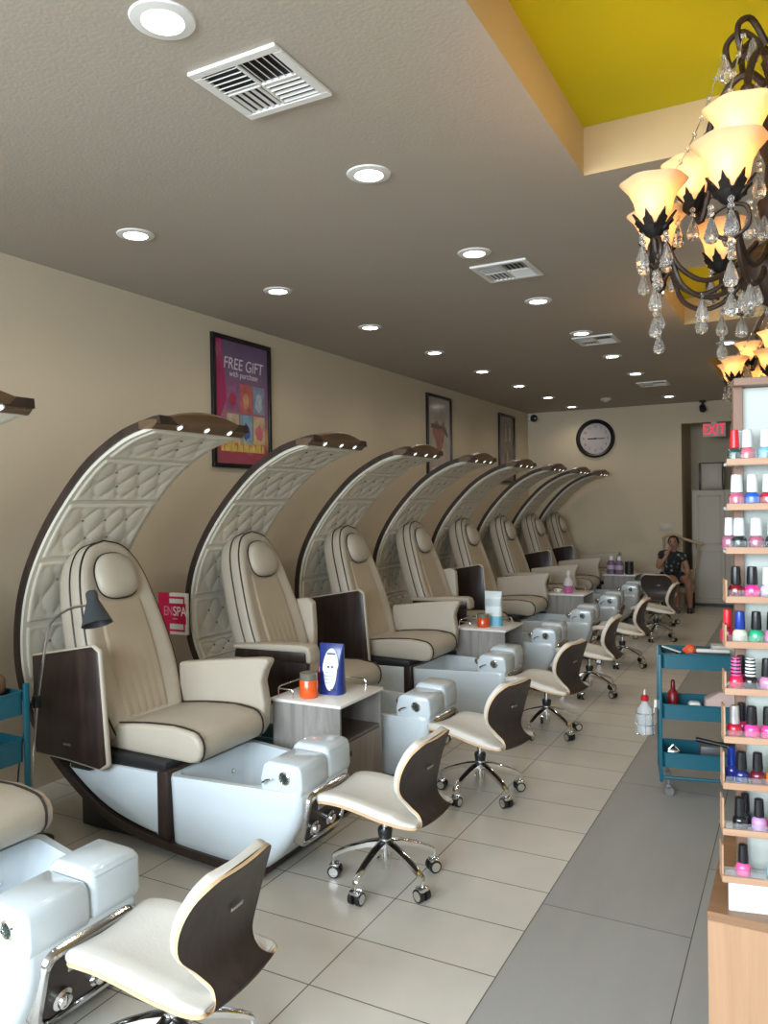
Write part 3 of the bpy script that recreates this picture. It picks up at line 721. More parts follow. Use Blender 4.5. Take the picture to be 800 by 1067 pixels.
b = MB(); b.box((-.018, pf(.23), .226), (.034, pf(.23)+.003, .234)); b.build('print_line', mat('label_ink', (.04, .05, .10), .5), lb_, smooth=False)
for x in (-.006, .018):
    b = MB(); b.lathe([(.007, 0), (.006, .003)], 10, M=Matrix.Translation((x, pf(.157)+.002, .157)) @ Matrix.Rotation(PI/2, 4, 'X')); b.build('print_dot', mat('label_teal', (.03, .10, .14), .5), lb_)
b = MB()
for z in (.127, .107, .088, .069): b.box((-.024, pf(z)+.0005, z-.002), (.034, pf(z)+.004, z+.002))
b.build('print_lines', mat('label_grey', (.42, .46, .45), .5), lb_, smooth=False)
MB().box((.012, pf(.03)+.001, .022), (.04, pf(.03)+.004, .036)).build('barcode_patch', mat('label_ink', (.04, .05, .10), .5), lb_, smooth=False)
t = thing('pump_tube', 'slim magenta tube standing behind the orange jar', 'tube', (-2.46, 3.80, TT)); MB().lathe([(.02, 0), (.02, .03), (.024, .06), (.016, .12), (.006, .15)], 16).build('tube_body', mat('magenta_plastic', (.30, .02, .10), .3), t); MB().lathe([(.0205, 0), (.0205, .028)], 16).build('cap', BLACK, t)
# second table
jar(-2.43, 6.36, TT, .056, .115, 'red scrub jar beside the light blue bag on the second grey table', (.62, .07, .015))
t, bd = pouch(-2.375, 6.47, TT, .155, .30, .08, .1, 'white and light blue pouch standing on the second grey table', mat('pale_foil', (.62, .68, .68), .3, var=.1, vscale=14), None)
def band(bd, z0, z1, m_, w, d, h, name):
    L = []
    for k in range(5):
        a = (z0+(z1-z0)*k/4)/h; dd = d*(1-a)**.6+.010; ww = w*(1-.04*math.sin(PI*a))+.004; L.append([(px, py, a*h) for px, py in rrect(-ww/2, ww/2, -dd/2, dd/2, min(dd, ww)*.35, 3)])
    b = MB(); b.loft(L, c0=False, c1=False); b.build(name, m_, bd)
band(bd, .003, .085, mat('aqua_print', (.10, .38, .50), .3), .155, .08, .30, 'aqua_band'); band(bd, .17, .235, mat('grey_print', (.42, .48, .50), .3), .155, .08, .30, 'grey_band')
# third table
def bottle(name, x, y, z, prof, capz, m1, m2, label, group=None, cat='bottle'):
    t = thing(name, label, cat, (x, y, z), 0, group)
    body = [p for p in prof if p[1] <= capz+1e-6]; cap = [p for p in prof if p[1] >= capz-1e-6]
    MB().lathe(body, 20).build('bottle_body', m1, t); MB().lathe(cap, 20).build('cap', m2, t); return t
PK = mat('pink_liquid', (.52, .13, .33), .2, coat=.5); PALE = mat('pale_cap', (.62, .58, .58), .35)
t = bottle('lotion_bottle', -2.40, 9.06, TT, [(.05, 0), (.056, .01), (.056, .12), (.045, .15), (.022, .19), (.022, .21), (.028, .215), (.026, .25), (.010, .27)], .19, PK, PALE, 'pink lotion bottle with pale pointed cap on the third grey table')
MB().lathe([(.0568, .09), (.0568, .12), (.046, .15), (.024, .188)], 20, c0=False, c1=False).build('clear_shoulder', PALE, t)
t = thing('small_bowl', 'small pale bowl beside the pink bottle on the third grey table', 'bowl', (-2.53, 9.08, TT)); MB().lathe([(.025, 0), (.03, .005), (.055, .04), (.052, .042), (.028, .012)], 20).build('bowl_body', WHITEP, t); MB().lathe([(.0, .032), (.046, .032)], 20, c0=False, c1=False).build('bowl_filling', mat('grey_towel', (.35, .33, .30), .8), t)
PU = mat('purple_liquid', (.20, .12, .24), .25, coat=.4)
for k, (x, y, lb) in enumerate(((-2.45, 11.65, 'purple bottle with white cap, left one on the farthest grey table'), (-2.33, 11.62, 'purple bottle with white label, right one on the farthest grey table'))):
    t = bottle('lotion_bottle', x, y, TT, [(.055, 0), (.06, .01), (.06, .16), (.03, .20), (.03, .22), (.03, .26)], .20, PU, WHITEP, lb, 'purple bottles on the farthest table')
    MB().lathe([(.0605, .07), (.0605, .13)], 20, c0=False, c1=False).build('label_band', mat('lilac_label', (.45, .38, .48), .4), t)
t = thing('black_canister', 'black canister beside the purple bottles on the farthest grey table', 'canister', (-2.20, 11.68, TT)); MB().lathe([(.055, 0), (.06, .005), (.06, .15), (.055, .155)], 20).build('canister_body', BLACK, t); MB().lathe([(.061, .155), (.061, .18), (.05, .185)], 20).build('lid', mat('black_lid', (.03, .02, .025), .3), t)

# teal storage bins on the floor between the chairs
def bin_(x, y, label):
    t = thing('storage_bin', label, 'bin', (x, y, 0), 0, 'teal bins between the chairs')
    b = MB(); b.loft([[(px, py, 0) for px, py in rrect(-.13, .13, -.10, .10, .03, 4)], [(px, py, .34) for px, py in rrect(-.15, .15, -.12, .12, .03, 4)], [(px, py, .34) for px, py in rrect(-.14, .14, -.11, .11, .028, 4)], [(px, py, .02) for px, py in rrect(-.12, .12, -.09, .09, .025, 4)]])
    b.build('bin_body', mat('dull_teal_plastic', (.05, .115, .14), .45), t)
    b = MB(); b.tube([(x_, y_, .342) for x_, y_ in rrect(-.152, .152, -.122, .122, .03, 4)], .007, 6, closed=True); b.build('rim', mat('dull_teal_rim', (.06, .14, .17), .45), t)
bin_(-2.85, 3.80, 'dull teal plastic bin behind the first grey table'); bin_(-2.85, 9.25, 'dull teal plastic bin behind the pink bottle table'); bin_(-2.86, 6.45, 'dull teal plastic bin behind the light blue bag table')

# ------------------------------------------------------------------ magenta sign box fixed beside the second chair
t = thing('price_sign', 'magenta and white sign lettered ENSPA beside the lamp chair backrest', 'sign', (-3.85, 4.10, .96))
MB().box((0, -.045, -.14), (.155, -.018, .145), .004).build('box', mat('sign_white', (.70, .66, .62), .5), t)
MG = mat('sign_magenta', (.50, .008, .06), .35)
b = MB(); b.box((-.10, -.0475, -.065), (.150, -.0455, .075)); b.box((-.10, -.0475, .108), (.14, -.0455, .122)); b.box((-.10, -.0475, -.118), (.14, -.0455, -.104))
b.box((.128, -.0474, .075), (.14, -.0454, .11)); b.box((.128, -.0474, -.105), (.14, -.0454, -.065)); b.box((-.10, -.045, -.14), (.0, -.018, .145)); b.build('magenta_bands', MG, t, smooth=False)
text_obj('lettering', 'SPA', .092, face_plane((.096, -.0482, .018), (1, 0, 0), (0, 0, 1)), mat('sign_letter', (.85, .80, .80), .4), t, sx=.8)
text_obj('lettering_light', 'EN', .092, face_plane((-.008, -.0482, .018), (1, 0, 0), (0, 0, 1)), mat('sign_letter_pink', (.62, .25, .32), .4), t, sx=.7)
MB().box((.03, -.0482, -.035), (.075, -.0470, -.027)).build('small_line', mat('sign_letter_pink', (.62, .25, .32), .4), t, smooth=False)
MB().box((.05, -.02, -.10), (.10, .032, .05)).build('bracket', BLACK, t)

# ------------------------------------------------------------------ gooseneck lamp
t = thing('gooseneck_lamp', 'black gooseneck floor lamp bending over the brown folded tray', 'lamp', (-3.455, 2.64, 0))
MB().lathe([(.10, 0), (.10, .012), (.03, .022), (.012, .03)], 24).build('base', BLACK, t)
neck = catmull([(0, 0, .02), (.015, 0, .40), (.05, 0, .685), (.10, 0, .92), (.125, 0, 1.03), (.165, 0, 1.13), (.29, 0, 1.205), (.43, 0, 1.235), (.462, 0, 1.262)], 6)
MB().tube(neck, .0065, 8).build('gooseneck', STEEL, t)
A = Vector((.452, 0, 1.30)); Bd = Vector((.06, -.02, -.15)); M_ = Bd.to_track_quat('Z', 'Y').to_matrix().to_4x4(); M_.translation = A
sh = MB().lathe([(.022, 0), (.028, .012), (.028, .05), (.034, .062), (.048, .10), (.073, .165), (.070, .165), (.045, .10), (.026, .06)], 28, M=M_, c1=True).build('lamp_shade', mat('lamp_grey_black', (.035, .04, .045), .35), t)
MB().cyl(A+Vector((-.02, 0, -.02)), A+Vector((.02, 0, -.02)), .012, n=12).build('swivel', BLACK, t)
MB().tube(catmull([(.10, -.01, .93), (.08, -.03, .80), (.03, -.05, .62), (-.02, -.06, .38), (-.05, -.06, .05)], 5), .004, 6).build('cord', BLACK, t)
MB().box((.045, -.028, .70), (.075, .012, .76), .006).build('switch_box', BLACK, t)

# ------------------------------------------------------------------ teal utility carts
def cart(label, loc, rz, L, D, H, trays_z, hgt=.13):
    t = thing('utility_cart', label, 'cart', loc, rz, 'teal metal utility carts')
    for x in (-L/2, L/2):
        for y in (-D/2, D/2):
            b = MB(); b.box((x-.009, y-.014, .075), (x+.009, y+.014, H), .004); b.build('post', TEAL, t, angle=30)
    for z in trays_z:
        b = MB(); q = .012
        out = rrect(-L/2+.006, L/2-.006, -D/2+.004, D/2-.004, .03, 5); inn = rrect(-L/2+.012, L/2-.012, -D/2+.010, D/2-.010, .026, 5)
        b.loft([[(x, y, z) for x, y in out], [(x, y, z+hgt) for x, y in out], [(x, y, z+hgt) for x, y in inn], [(x, y, z+.006) for x, y in inn]])
        tr = b.build('tray', TEAL, t, angle=40)
        b = MB(); b.tube([(x, y, z+hgt) for x, y in rrect(-L/2+.007, L/2-.007, -D/2+.005, D/2-.005, .03, 5)], .006, 6, closed=True); b.build('rolled_rim', TEAL, tr)
    b = MB(); b.tube([(-L/2, -D/2, .10), (L/2, -D/2, .10)], .010, 8); b.tube([(-L/2, D/2, .10), (L/2, D/2, .10)], .010, 8); b.tube([(-L/2, -D/2, .10), (-L/2, D/2, .10)], .010, 8); b.tube([(L/2, -D/2, .10), (L/2, D/2, .10)], .010, 8)
    b.build('base_frame', TEAL, t)
    for x in (-L/2+.04, L/2-.04):
        for y in (-D/2, D/2):
            b = MB(); b.cyl((x, y, .05), (x, y, .09), .009, n=10); b.box((x-.014, y-.014, .035), (x+.014, y+.014, .062), .004)
            for s_ in (-1, 1): b.cyl((x+.004, y+s_*.005, .025), (x+.004, y+s_*.014, .025), .025, n=18)
            b.build('caster', mat('caster_grey', (.16, .16, .16), .4), t, angle=40)
    return t
CA = math.radians(11)
CL, CD = .46, .29
cu = Vector((math.cos(CA), math.sin(CA), 0)); cvv = Vector((-math.sin(CA), math.cos(CA), 0))
corner = Vector((-.72, 4.70, 0)); cctr = corner+cu*(CL/2)+cvv*(CD/2)
CTZ = [.725, .435, .155]
cart('teal three tier metal cart standing beside the nail polish rack', cctr, CA, CL, CD, .81, CTZ, .082)
def on_cart(lx, ly, z): return cctr+cu*lx+cvv*ly+Vector((0, 0, z))
cart('teal metal cart partly hidden at the left edge, behind the nearest chair', (-3.57, 2.40, 0), 0, .46, .26, .85, [.70, .47, .2], .11)
t = thing('folded_towels', 'brown folded towels on top of the left teal cart', 'towels', (-3.56, 2.40, .705)); 
b = MB(); b.box((-.17, -.09, 0), (.17, .09, .09), .03, 3); b.build('lower_towel', mat('brown_towel', (.16, .085, .05), .9, bump=.4, bscale=150), t); b = MB(); b.box((-.16, -.085, .09), (.16, .085, .20), .04, 3); b.build('upper_towel', MATS['brown_towel'], t)
# things on the right cart
Z1, Z2, Z3 = CTZ[0]+.006, CTZ[1]+.006, CTZ[2]+.006
t = thing('nail_brush', 'orange tipped white brush lying on the top tray of the teal cart', 'brush', on_cart(-.02, -.07, Z1), CA)
MB().box((-.01, -.018, .085), (.17, .012, .105), .006).build('handle', mat('brush_white', (.66, .62, .58), .5), t)
MB().lathe([(.004, 0), (.034, .03), (.034, .055), (.012, .075)], 14, M=Matrix.Translation((-.085, -.003, .095)) @ Matrix.Rotation(PI/2, 4, 'Y')).build('orange_tip', mat('coral_red', (.70, .10, .04), .4), t)
MB().box((-.06, -.04, 0), (.17, .03, .085), .01).build('tray_box', mat('dark_teal_box', (.02, .05, .06), .5), t)
t = thing('paper_strip_pack', 'pack of grey white paper strips on the top tray of the teal cart', 'paper strips', on_cart(.12, .03, Z1), CA); MB().box((-.06, -.05, 0), (.08, .05, .115), .006).build('pack', mat('strip_grey', (.45, .46, .43), .7, var=.2, vscale=50), t)
t = thing('white_file', 'white nail file poking out at the cart\'s near top corner', 'nail file', on_cart(-.17, -.09, Z1), CA-.3); MB().box((-.05, -.011, 0), (.06, .011, .006), .002, M=Matrix.Translation((.0, 0, .098)) @ Matrix.Rotation(.25, 4, 'Y')).build('file_blade', mat('brush_white', (.66, .62, .58), .5), t); MB().box((-.03, -.02, 0), (.04, .02, .085), .01).build('holder', BLACK, t)
t = bottle('cuticle_oil_bottle', on_cart(-.15, .07, 0).x, on_cart(-.15, .07, 0).y, Z2, [(.028, 0), (.03, .01), (.03, .10), (.014, .12), (.014, .13), (.012, .17), (.005, .18)], .12, mat('deep_red_plastic', (.22, .008, .012), .3), mat('deep_red_cap', (.14, .004, .008), .3), 'dark red squeeze bottle in the middle tray of the teal cart')
t = thing('tissue_pack', 'pale pink tissues heaped in the middle tray of the teal cart', 'tissues', on_cart(.11, -.06, Z2), CA)
b = MB(); b.loft([[(x, y, 0) for x, y in rrect(-.10, .10, -.05, .05, .02, 3)], [(x*.95, y, .11) for x, y in rrect(-.10, .10, -.05, .05, .02, 3)], [(x*.4+.02, y*.5, .15) for x, y in rrect(-.10, .10, -.05, .05, .02, 3)]]); b.build('pack', mat('pale_pink_paper', (.55, .40, .37), .8), t)
b = MB(); b.prism([(.0, .13), (.05, .13), (.075, .19), (.04, .22), (.01, .19)], 'y', -.02, .02); b.build('tissue', mat('tissue_green_white', (.48, .50, .44), .8), t, smooth=False)
t = thing('white_packet', 'small white packet in the middle tray of the teal cart', 'packet', on_cart(-.04, -.06, Z2), CA); MB().box((-.03, -.03, 0), (.03, .03, .085), .01).build('packet_body', WHITEP, t); MB().box((-.036, -.031, .04), (.036, .031, .07)).build('packet_band', mat('packet_grey', (.4, .4, .42), .5), t)
t = thing('electric_file', 'black electric nail file across the bottom tray of the teal cart', 'nail drill', on_cart(.07, .02, Z3), CA)
MB().box((-.08, -.05, 0), (.09, .05, .10), .015).build('control_box', mat('drill_box', (.10, .10, .10), .4), t); MB().cyl((-.10, -.02, .13), (.12, -.09, .11), .014, .010, 12).build('handpiece', BLACK, t)
MB().tube(catmull([(.12, -.09, .11), (.14, -.13, .10), (.12, -.17, .04), (.08, -.178, -.01), (.05, -.172, .05)], 5), .003, 6).build('cable', mat('light_cable', (.5, .5, .48), .5), t)
t = thing('metal_clipper', 'small silver clipper at the near end of the cart\'s bottom tray', 'clipper', on_cart(-.16, -.08, Z3), CA); MB().box((-.035, -.02, 0), (.03, .02, .085), .012).build('stand', STEEL, t); b = MB(); b.tube([(-.03, -.01, .08), (0, -.01, .115), (.03, -.01, .08)], .006, 8); b.build('jaw', CHROME, t)
# spray bottle hung on the cart side in a wire ring
spx = on_cart(-.23-.085, -.10, 0)
t = thing('spray_bottle', 'clear plastic bottle with red cap hanging on the side of the teal cart', 'bottle', (spx.x, spx.y, .335))
MB().lathe([(.040, 0), (.046, .01), (.046, .05), (.044, .06), (.046, .07), (.046, .12), (.036, .15), (.018, .175), (.018, .19)], 20).build('bottle_body', mat('clear_bottle', (.86, .90, .92), .12, trans=.6, ior=1.2), t)
MB().lathe([(.022, .19), (.022, .215), (.012, .225)], 16).build('cap', mat('red_cap', (.45, .01, .02), .35), t); MB().lathe([(.006, .225), (.004, .255)], 10).build('nozzle', WHITEP, t)
t = thing('wire_bottle_holder', 'wire basket hooked on the cart side around the clear bottle', 'holder', (spx.x, spx.y, .33), CA)
b = MB()
for z in (.005, .06, .125): b.tube([(.052*math.cos(2*PI*k/20), .052*math.sin(2*PI*k/20), z) for k in range(20)], .0025, 6, closed=True)
for k in range(8): a = 2*PI*k/8; b.tube([(.052*math.cos(a), .052*math.sin(a), .005), (.052*math.cos(a), .052*math.sin(a), .125)], .002, 6)
for k in range(4): a = PI*k/4; b.tube([(.052*math.cos(a), .052*math.sin(a), .003), (-.052*math.cos(a), -.052*math.sin(a), .003)], .002, 6)
b.build('basket', CHROME, t); b = MB(); b.tube([(.05, 0, .125), (.055, 0, .20), (.078, 0, .205), (.078, 0, .15)], .003, 6); b.box((.052, -.012, .16), (.068, .012, .205), .004); b.build('hook', WHITEP, t)

# ------------------------------------------------------------------ reception counter and nail polish rack
CZ = .71
t = thing('counter', 'light wood counter under the nail polish rack', 'counter', (-.205, 2.005, 0))
MB().box((0, 0, 0), (.85, .52, CZ-.022), .002, 1).build('front_cabinet', OAK, t, angle=30)
MB().box((-.001, -.001, CZ-.022), (.853, .523, CZ), .002, 1).build('counter_top', wood('brown_top', (.20, .10, .05), (.30, .165, .09), 'x', 4, .4), t, angle=30)
RA = math.radians(11.5)
RO = Vector((-.159, 2.028, 0)); ru = Vector((math.cos(RA), math.sin(RA), 0)); rn = Vector((math.sin(RA), -math.cos(RA), 0))
rack = thing('polish_rack', 'tall wooden nail polish rack standing on the counter', 'display rack', RO, RA)
# local: x along shelf, -y towards the viewer
RW = .42
MB().box((.030, .072, CZ), (.052, .10, 1.985), .001, 1).build('side_panel', wood('rack_side_wood', (.16, .085, .055), (.24, .135, .09), 'z', 4, .45), rack, angle=30)
MB().box((RW-.02, .072, CZ), (RW, .10, 1.985), .001, 1).build('side_panel', MATS['rack_side_wood'], rack, angle=30)
MB().box((.052, .085, CZ), (RW-.02, .095, 1.97), 0).build('back_panel', mat('rack_pale_green', (.46, .49, .45), .4), rack, smooth=False)
MB().box((.028, .04, 1.972), (RW, .105, 1.99), .001, 1).build('top_board', wood('rack_top_wood', (.20, .11, .07), (.30, .18, .12), 'x', 4, .45), rack, angle=30)
MB().box((0, .002, CZ), (RW, .012, .785), .001, 1).build('base_board', mat('rack_white_board', (.60, .66, .69), .3), rack, angle=30)
shelf_z = [1.787, 1.68, 1.576, 1.459, 1.351, 1.239, 1.123, 1.012, .901, .787]
shelf_u = [.005, .004, .002, 0, -.002, -.004, -.007, -.010, -.012, -.014]
ACR = mat('acrylic', (.93, .95, .95), .04, trans=.93, ior=1.12)
for k, (z, u) in enumerate(zip(shelf_z, shelf_u)):
    s_ = MB().box((u, -.002, z-.009), (RW, .006, z+.007), .001, 1).build('shelf_lip', SHELFW, rack, angle=30)
    MB().box((u+.002, .006, z-.009), (RW, .072, z-.002), 0).build('shelf_board', mat('shelf_white', (.66, .68, .68), .35), s_, smooth=False)
    if k >= 3:
        hh = .045 if k < 6 else .078
        MB().box((u, .006, z-.009), (u+.004, .050, z+hh), 0).build('end_plate', SHELFW, s_, smooth=False)
    MB().box((u+.006, -.0015, z+.007), (RW-.002, .0, z+.022), 0).build('acrylic_lip', ACR, s_, smooth=False)
    # small wooden end block under the lip
# bottles
def polish_mats(c, glitter=False): return mat('polish_%02d%02d%02d' % tuple(int(x*99) for x in c), c, .12, coat=.8, var=.3 if glitter else 0, vscale=120)
CAPW = mat('cap_white', (.60, .63, .645), .3); CAPB = mat('cap_black', (.010, .010, .012), .25); CAPR = mat('cap_red', (.55, .012, .02), .3); CAPU = mat('cap_blue', (.02, .05, .32), .2, metal=.4)
CAPS = mat('cap_silver', (.62, .60, .60), .2, metal=.7)
def stripes(name, c1, c2):
    M_ = bpy.data.materials.new(name); M_.use_nodes = True; nt = M_.node_tree; bs = nt.nodes['Principled BSDF']
    tc = nt.nodes.new('ShaderNodeTexCoord'); wv = nt.nodes.new('ShaderNodeTexWave'); wv.bands_direction = 'Z'; wv.inputs['Scale'].default_value = 38; nt.links.new(tc.outputs['Object'], wv.inputs['Vector'])
    cr = nt.nodes.new('ShaderNodeValToRGB'); cr.color_ramp.interpolation = 'CONSTANT'; cr.color_ramp.elements[0].color = tuple(c1)+(1,); cr.color_ramp.elements[1].position = .5; cr.color_ramp.elements[1].color = tuple(c2)+(1,)
    nt.links.new(wv.outputs['Fac'], cr.inputs[0]); nt.links.new(cr.outputs[0], bs.inputs['Base Color']); bs.inputs['Roughness'].default_value = .3; return M_
STP = stripes('cap_pink_stripe', (.02, .01, .015), (.75, .08, .30)); STB = stripes('cap_bw_stripe', (.012, .012, .012), (.75, .75, .75))
row_name = ['top', 'second', 'third', 'fourth', 'fifth', 'sixth', 'seventh', 'eighth', 'ninth', 'bottom']
cache = {}
def polish(row, u, c, cap, label, capr=.0112, back=0.0, glit=False):
    p = RO+ru*u-rn*(.026+back)
    key = (tuple(c), cap.name, capr)
    t = thing('nail_polish_bottle', label, 'nail polish', (p.x, p.y, shelf_z[row]-.002), RA, 'nail polish bottles on the rack')
    if key not in cache:
        bb = MB().lathe([(.0135, 0), (.0165, .002), (.0172, .012), (.0172, .024), (.0150, .031), (.0095, .0345), (.0085, .036)], 20); cb = MB().lathe([(capr, .0355), (capr*1.02, .042), (capr*.92, .070), (capr*.86, .0775), (capr*.7, .0785)], 18)
        cache[key] = (bb.build('glass_bottle', polish_mats(c, glit), t), cb.build('cap', cap, t))
        GLB = MB().lathe([(.0150, -.0), (.0176, .001), (.0178, .0035)], 20).build('glass_foot', ACR, t)
    else:
        for src in cache[key]:
            o = src.copy(); COL.objects.link(o); o.parent = t
R_ = lambda *a: a
rows = [
 [(.026, (.02, .055, .05), CAPR, 'dark green nail polish with red cap on the top shelf', .0105), (.054, (.60, .13, .18), CAPW, 'coral pink nail polish with white cap on the top shelf', .0118), (.094, (.20, .42, .58), CAPW, 'sky blue nail polish with white cap on the top shelf', .0118)],
 [(.030, (.46, .09, .17), CAPW, 'rose nail polish with white cap on the second shelf', .0135), (.064, (.012, .09, .50), CAPW, 'bright blue nail polish with white cap on the second shelf', .0125), (.098, (.45, .01, .03), CAPW, 'red nail polish with white cap on the second shelf', .012)],
 [(.034, (.012, .018, .02), CAPW, 'black nail polish with white cap on the third shelf', .0125), (.072, (.40, .10, .17), CAPW, 'dusty pink nail polish with white cap on the third shelf', .0135), (.108, (.03, .02, .05), CAPW, 'dark plum nail polish with white cap on the third shelf', .012)],
 [(.026, (.16, .004, .012), CAPB, 'dark red nail polish with black cap on the fourth shelf', .0115), (.062, (.82, .03, .24), CAPB, 'hot pink nail polish with black cap on the fourth shelf', .0125), (.096, (.55, .50, .68), CAPW, 'pale lilac nail polish with white cap on the fourth shelf', .012)],
 [(.034, (.60, .56, .44), CAPU, 'cream glitter nail polish with blue cap on the fifth shelf', .0118), (.070, (.02, .34, .16), CAPB, 'green nail polish with black cap on the fifth shelf', .0118), (.104, (.55, .18, .36), CAPB, 'mauve pink nail polish with black cap on the fifth shelf', .0115)],
 [(.024, (.60, .012, .06), STP, 'red nail polish with pink striped cap on the sixth shelf', .012), (.056, (.012, .010, .012), STB, 'black nail polish with black and white striped cap on the sixth shelf', .012), (.092, (.60, .22, .38), CAPB, 'light pink nail polish with black cap on the sixth shelf', .0118)],
 [(.020, (.42, .006, .03), CAPS, 'crimson nail polish with silver cap on the seventh shelf', .0115), (.058, (.80, .06, .28), CAPB, 'vivid pink nail polish with black cap on the seventh shelf', .0125), (.094, (.80, .05, .26), CAPB, 'bright pink nail polish at the right of the seventh shelf', .012)],
 [(.034, (.010, .014, .11), CAPB, 'navy nail polish with black cap on the eighth shelf', .0125), (.070, (.12, .004, .02), CAPB, 'wine red nail polish with black cap on the eighth shelf', .0118), (.104, (.72, .17, .012), CAPB, 'orange nail polish with black cap on the eighth shelf', .0115)],
 [(.030, (.008, .008, .010), CAPB, 'black nail polish with black cap on the ninth shelf', .0125), (.072, (.50, .26, .50), CAPB, 'lilac nail polish with black cap on the ninth shelf', .0115), (.106, (.52, .03, .08), CAPB, 'cherry red nail polish with black cap on the ninth shelf', .0115)],
 [(.036, (.75, .10, .30), CAPB, 'pink nail polish with black cap alone on the bottom shelf', .0115), (.104, (.18, .50, .58), CAPR, 'aqua nail polish with red cap on the bottom shelf', .0115)]]
for k, rw in enumerate(rows):
    for u, c, cap, lb, cr_ in rw: polish(k, u, c, cap, lb, cr_, glit='glitter' in lb)
for k, u, c, cap, lb in ((0, .040, (.45, .02, .03), CAPW, 'red nail polish half hidden behind the front bottles of the top shelf'), (4, .010, (.40, .01, .04), CAPR, 'red bottle half hidden at the left end of the fifth shelf'), (2, .016, (.30, .10, .16), CAPW, 'mauve bottle half hidden at the left end of the third shelf'),
                         (7, .016, (.02, .03, .20), CAPU, 'blue bottle half hidden at the left end of the eighth shelf'), (5, .040, (.30, .01, .05), CAPB, 'dark bottle half hidden between the two striped caps'), (8, .046, (.02, .02, .02), CAPB, 'black bottle half hidden on the ninth shelf beside the lilac one'), (6, .040, (.35, .02, .08), CAPB, 'dark red bottle half hidden on the seventh shelf')):
    polish(k, u, c, cap, lb, .0105, back=.03)

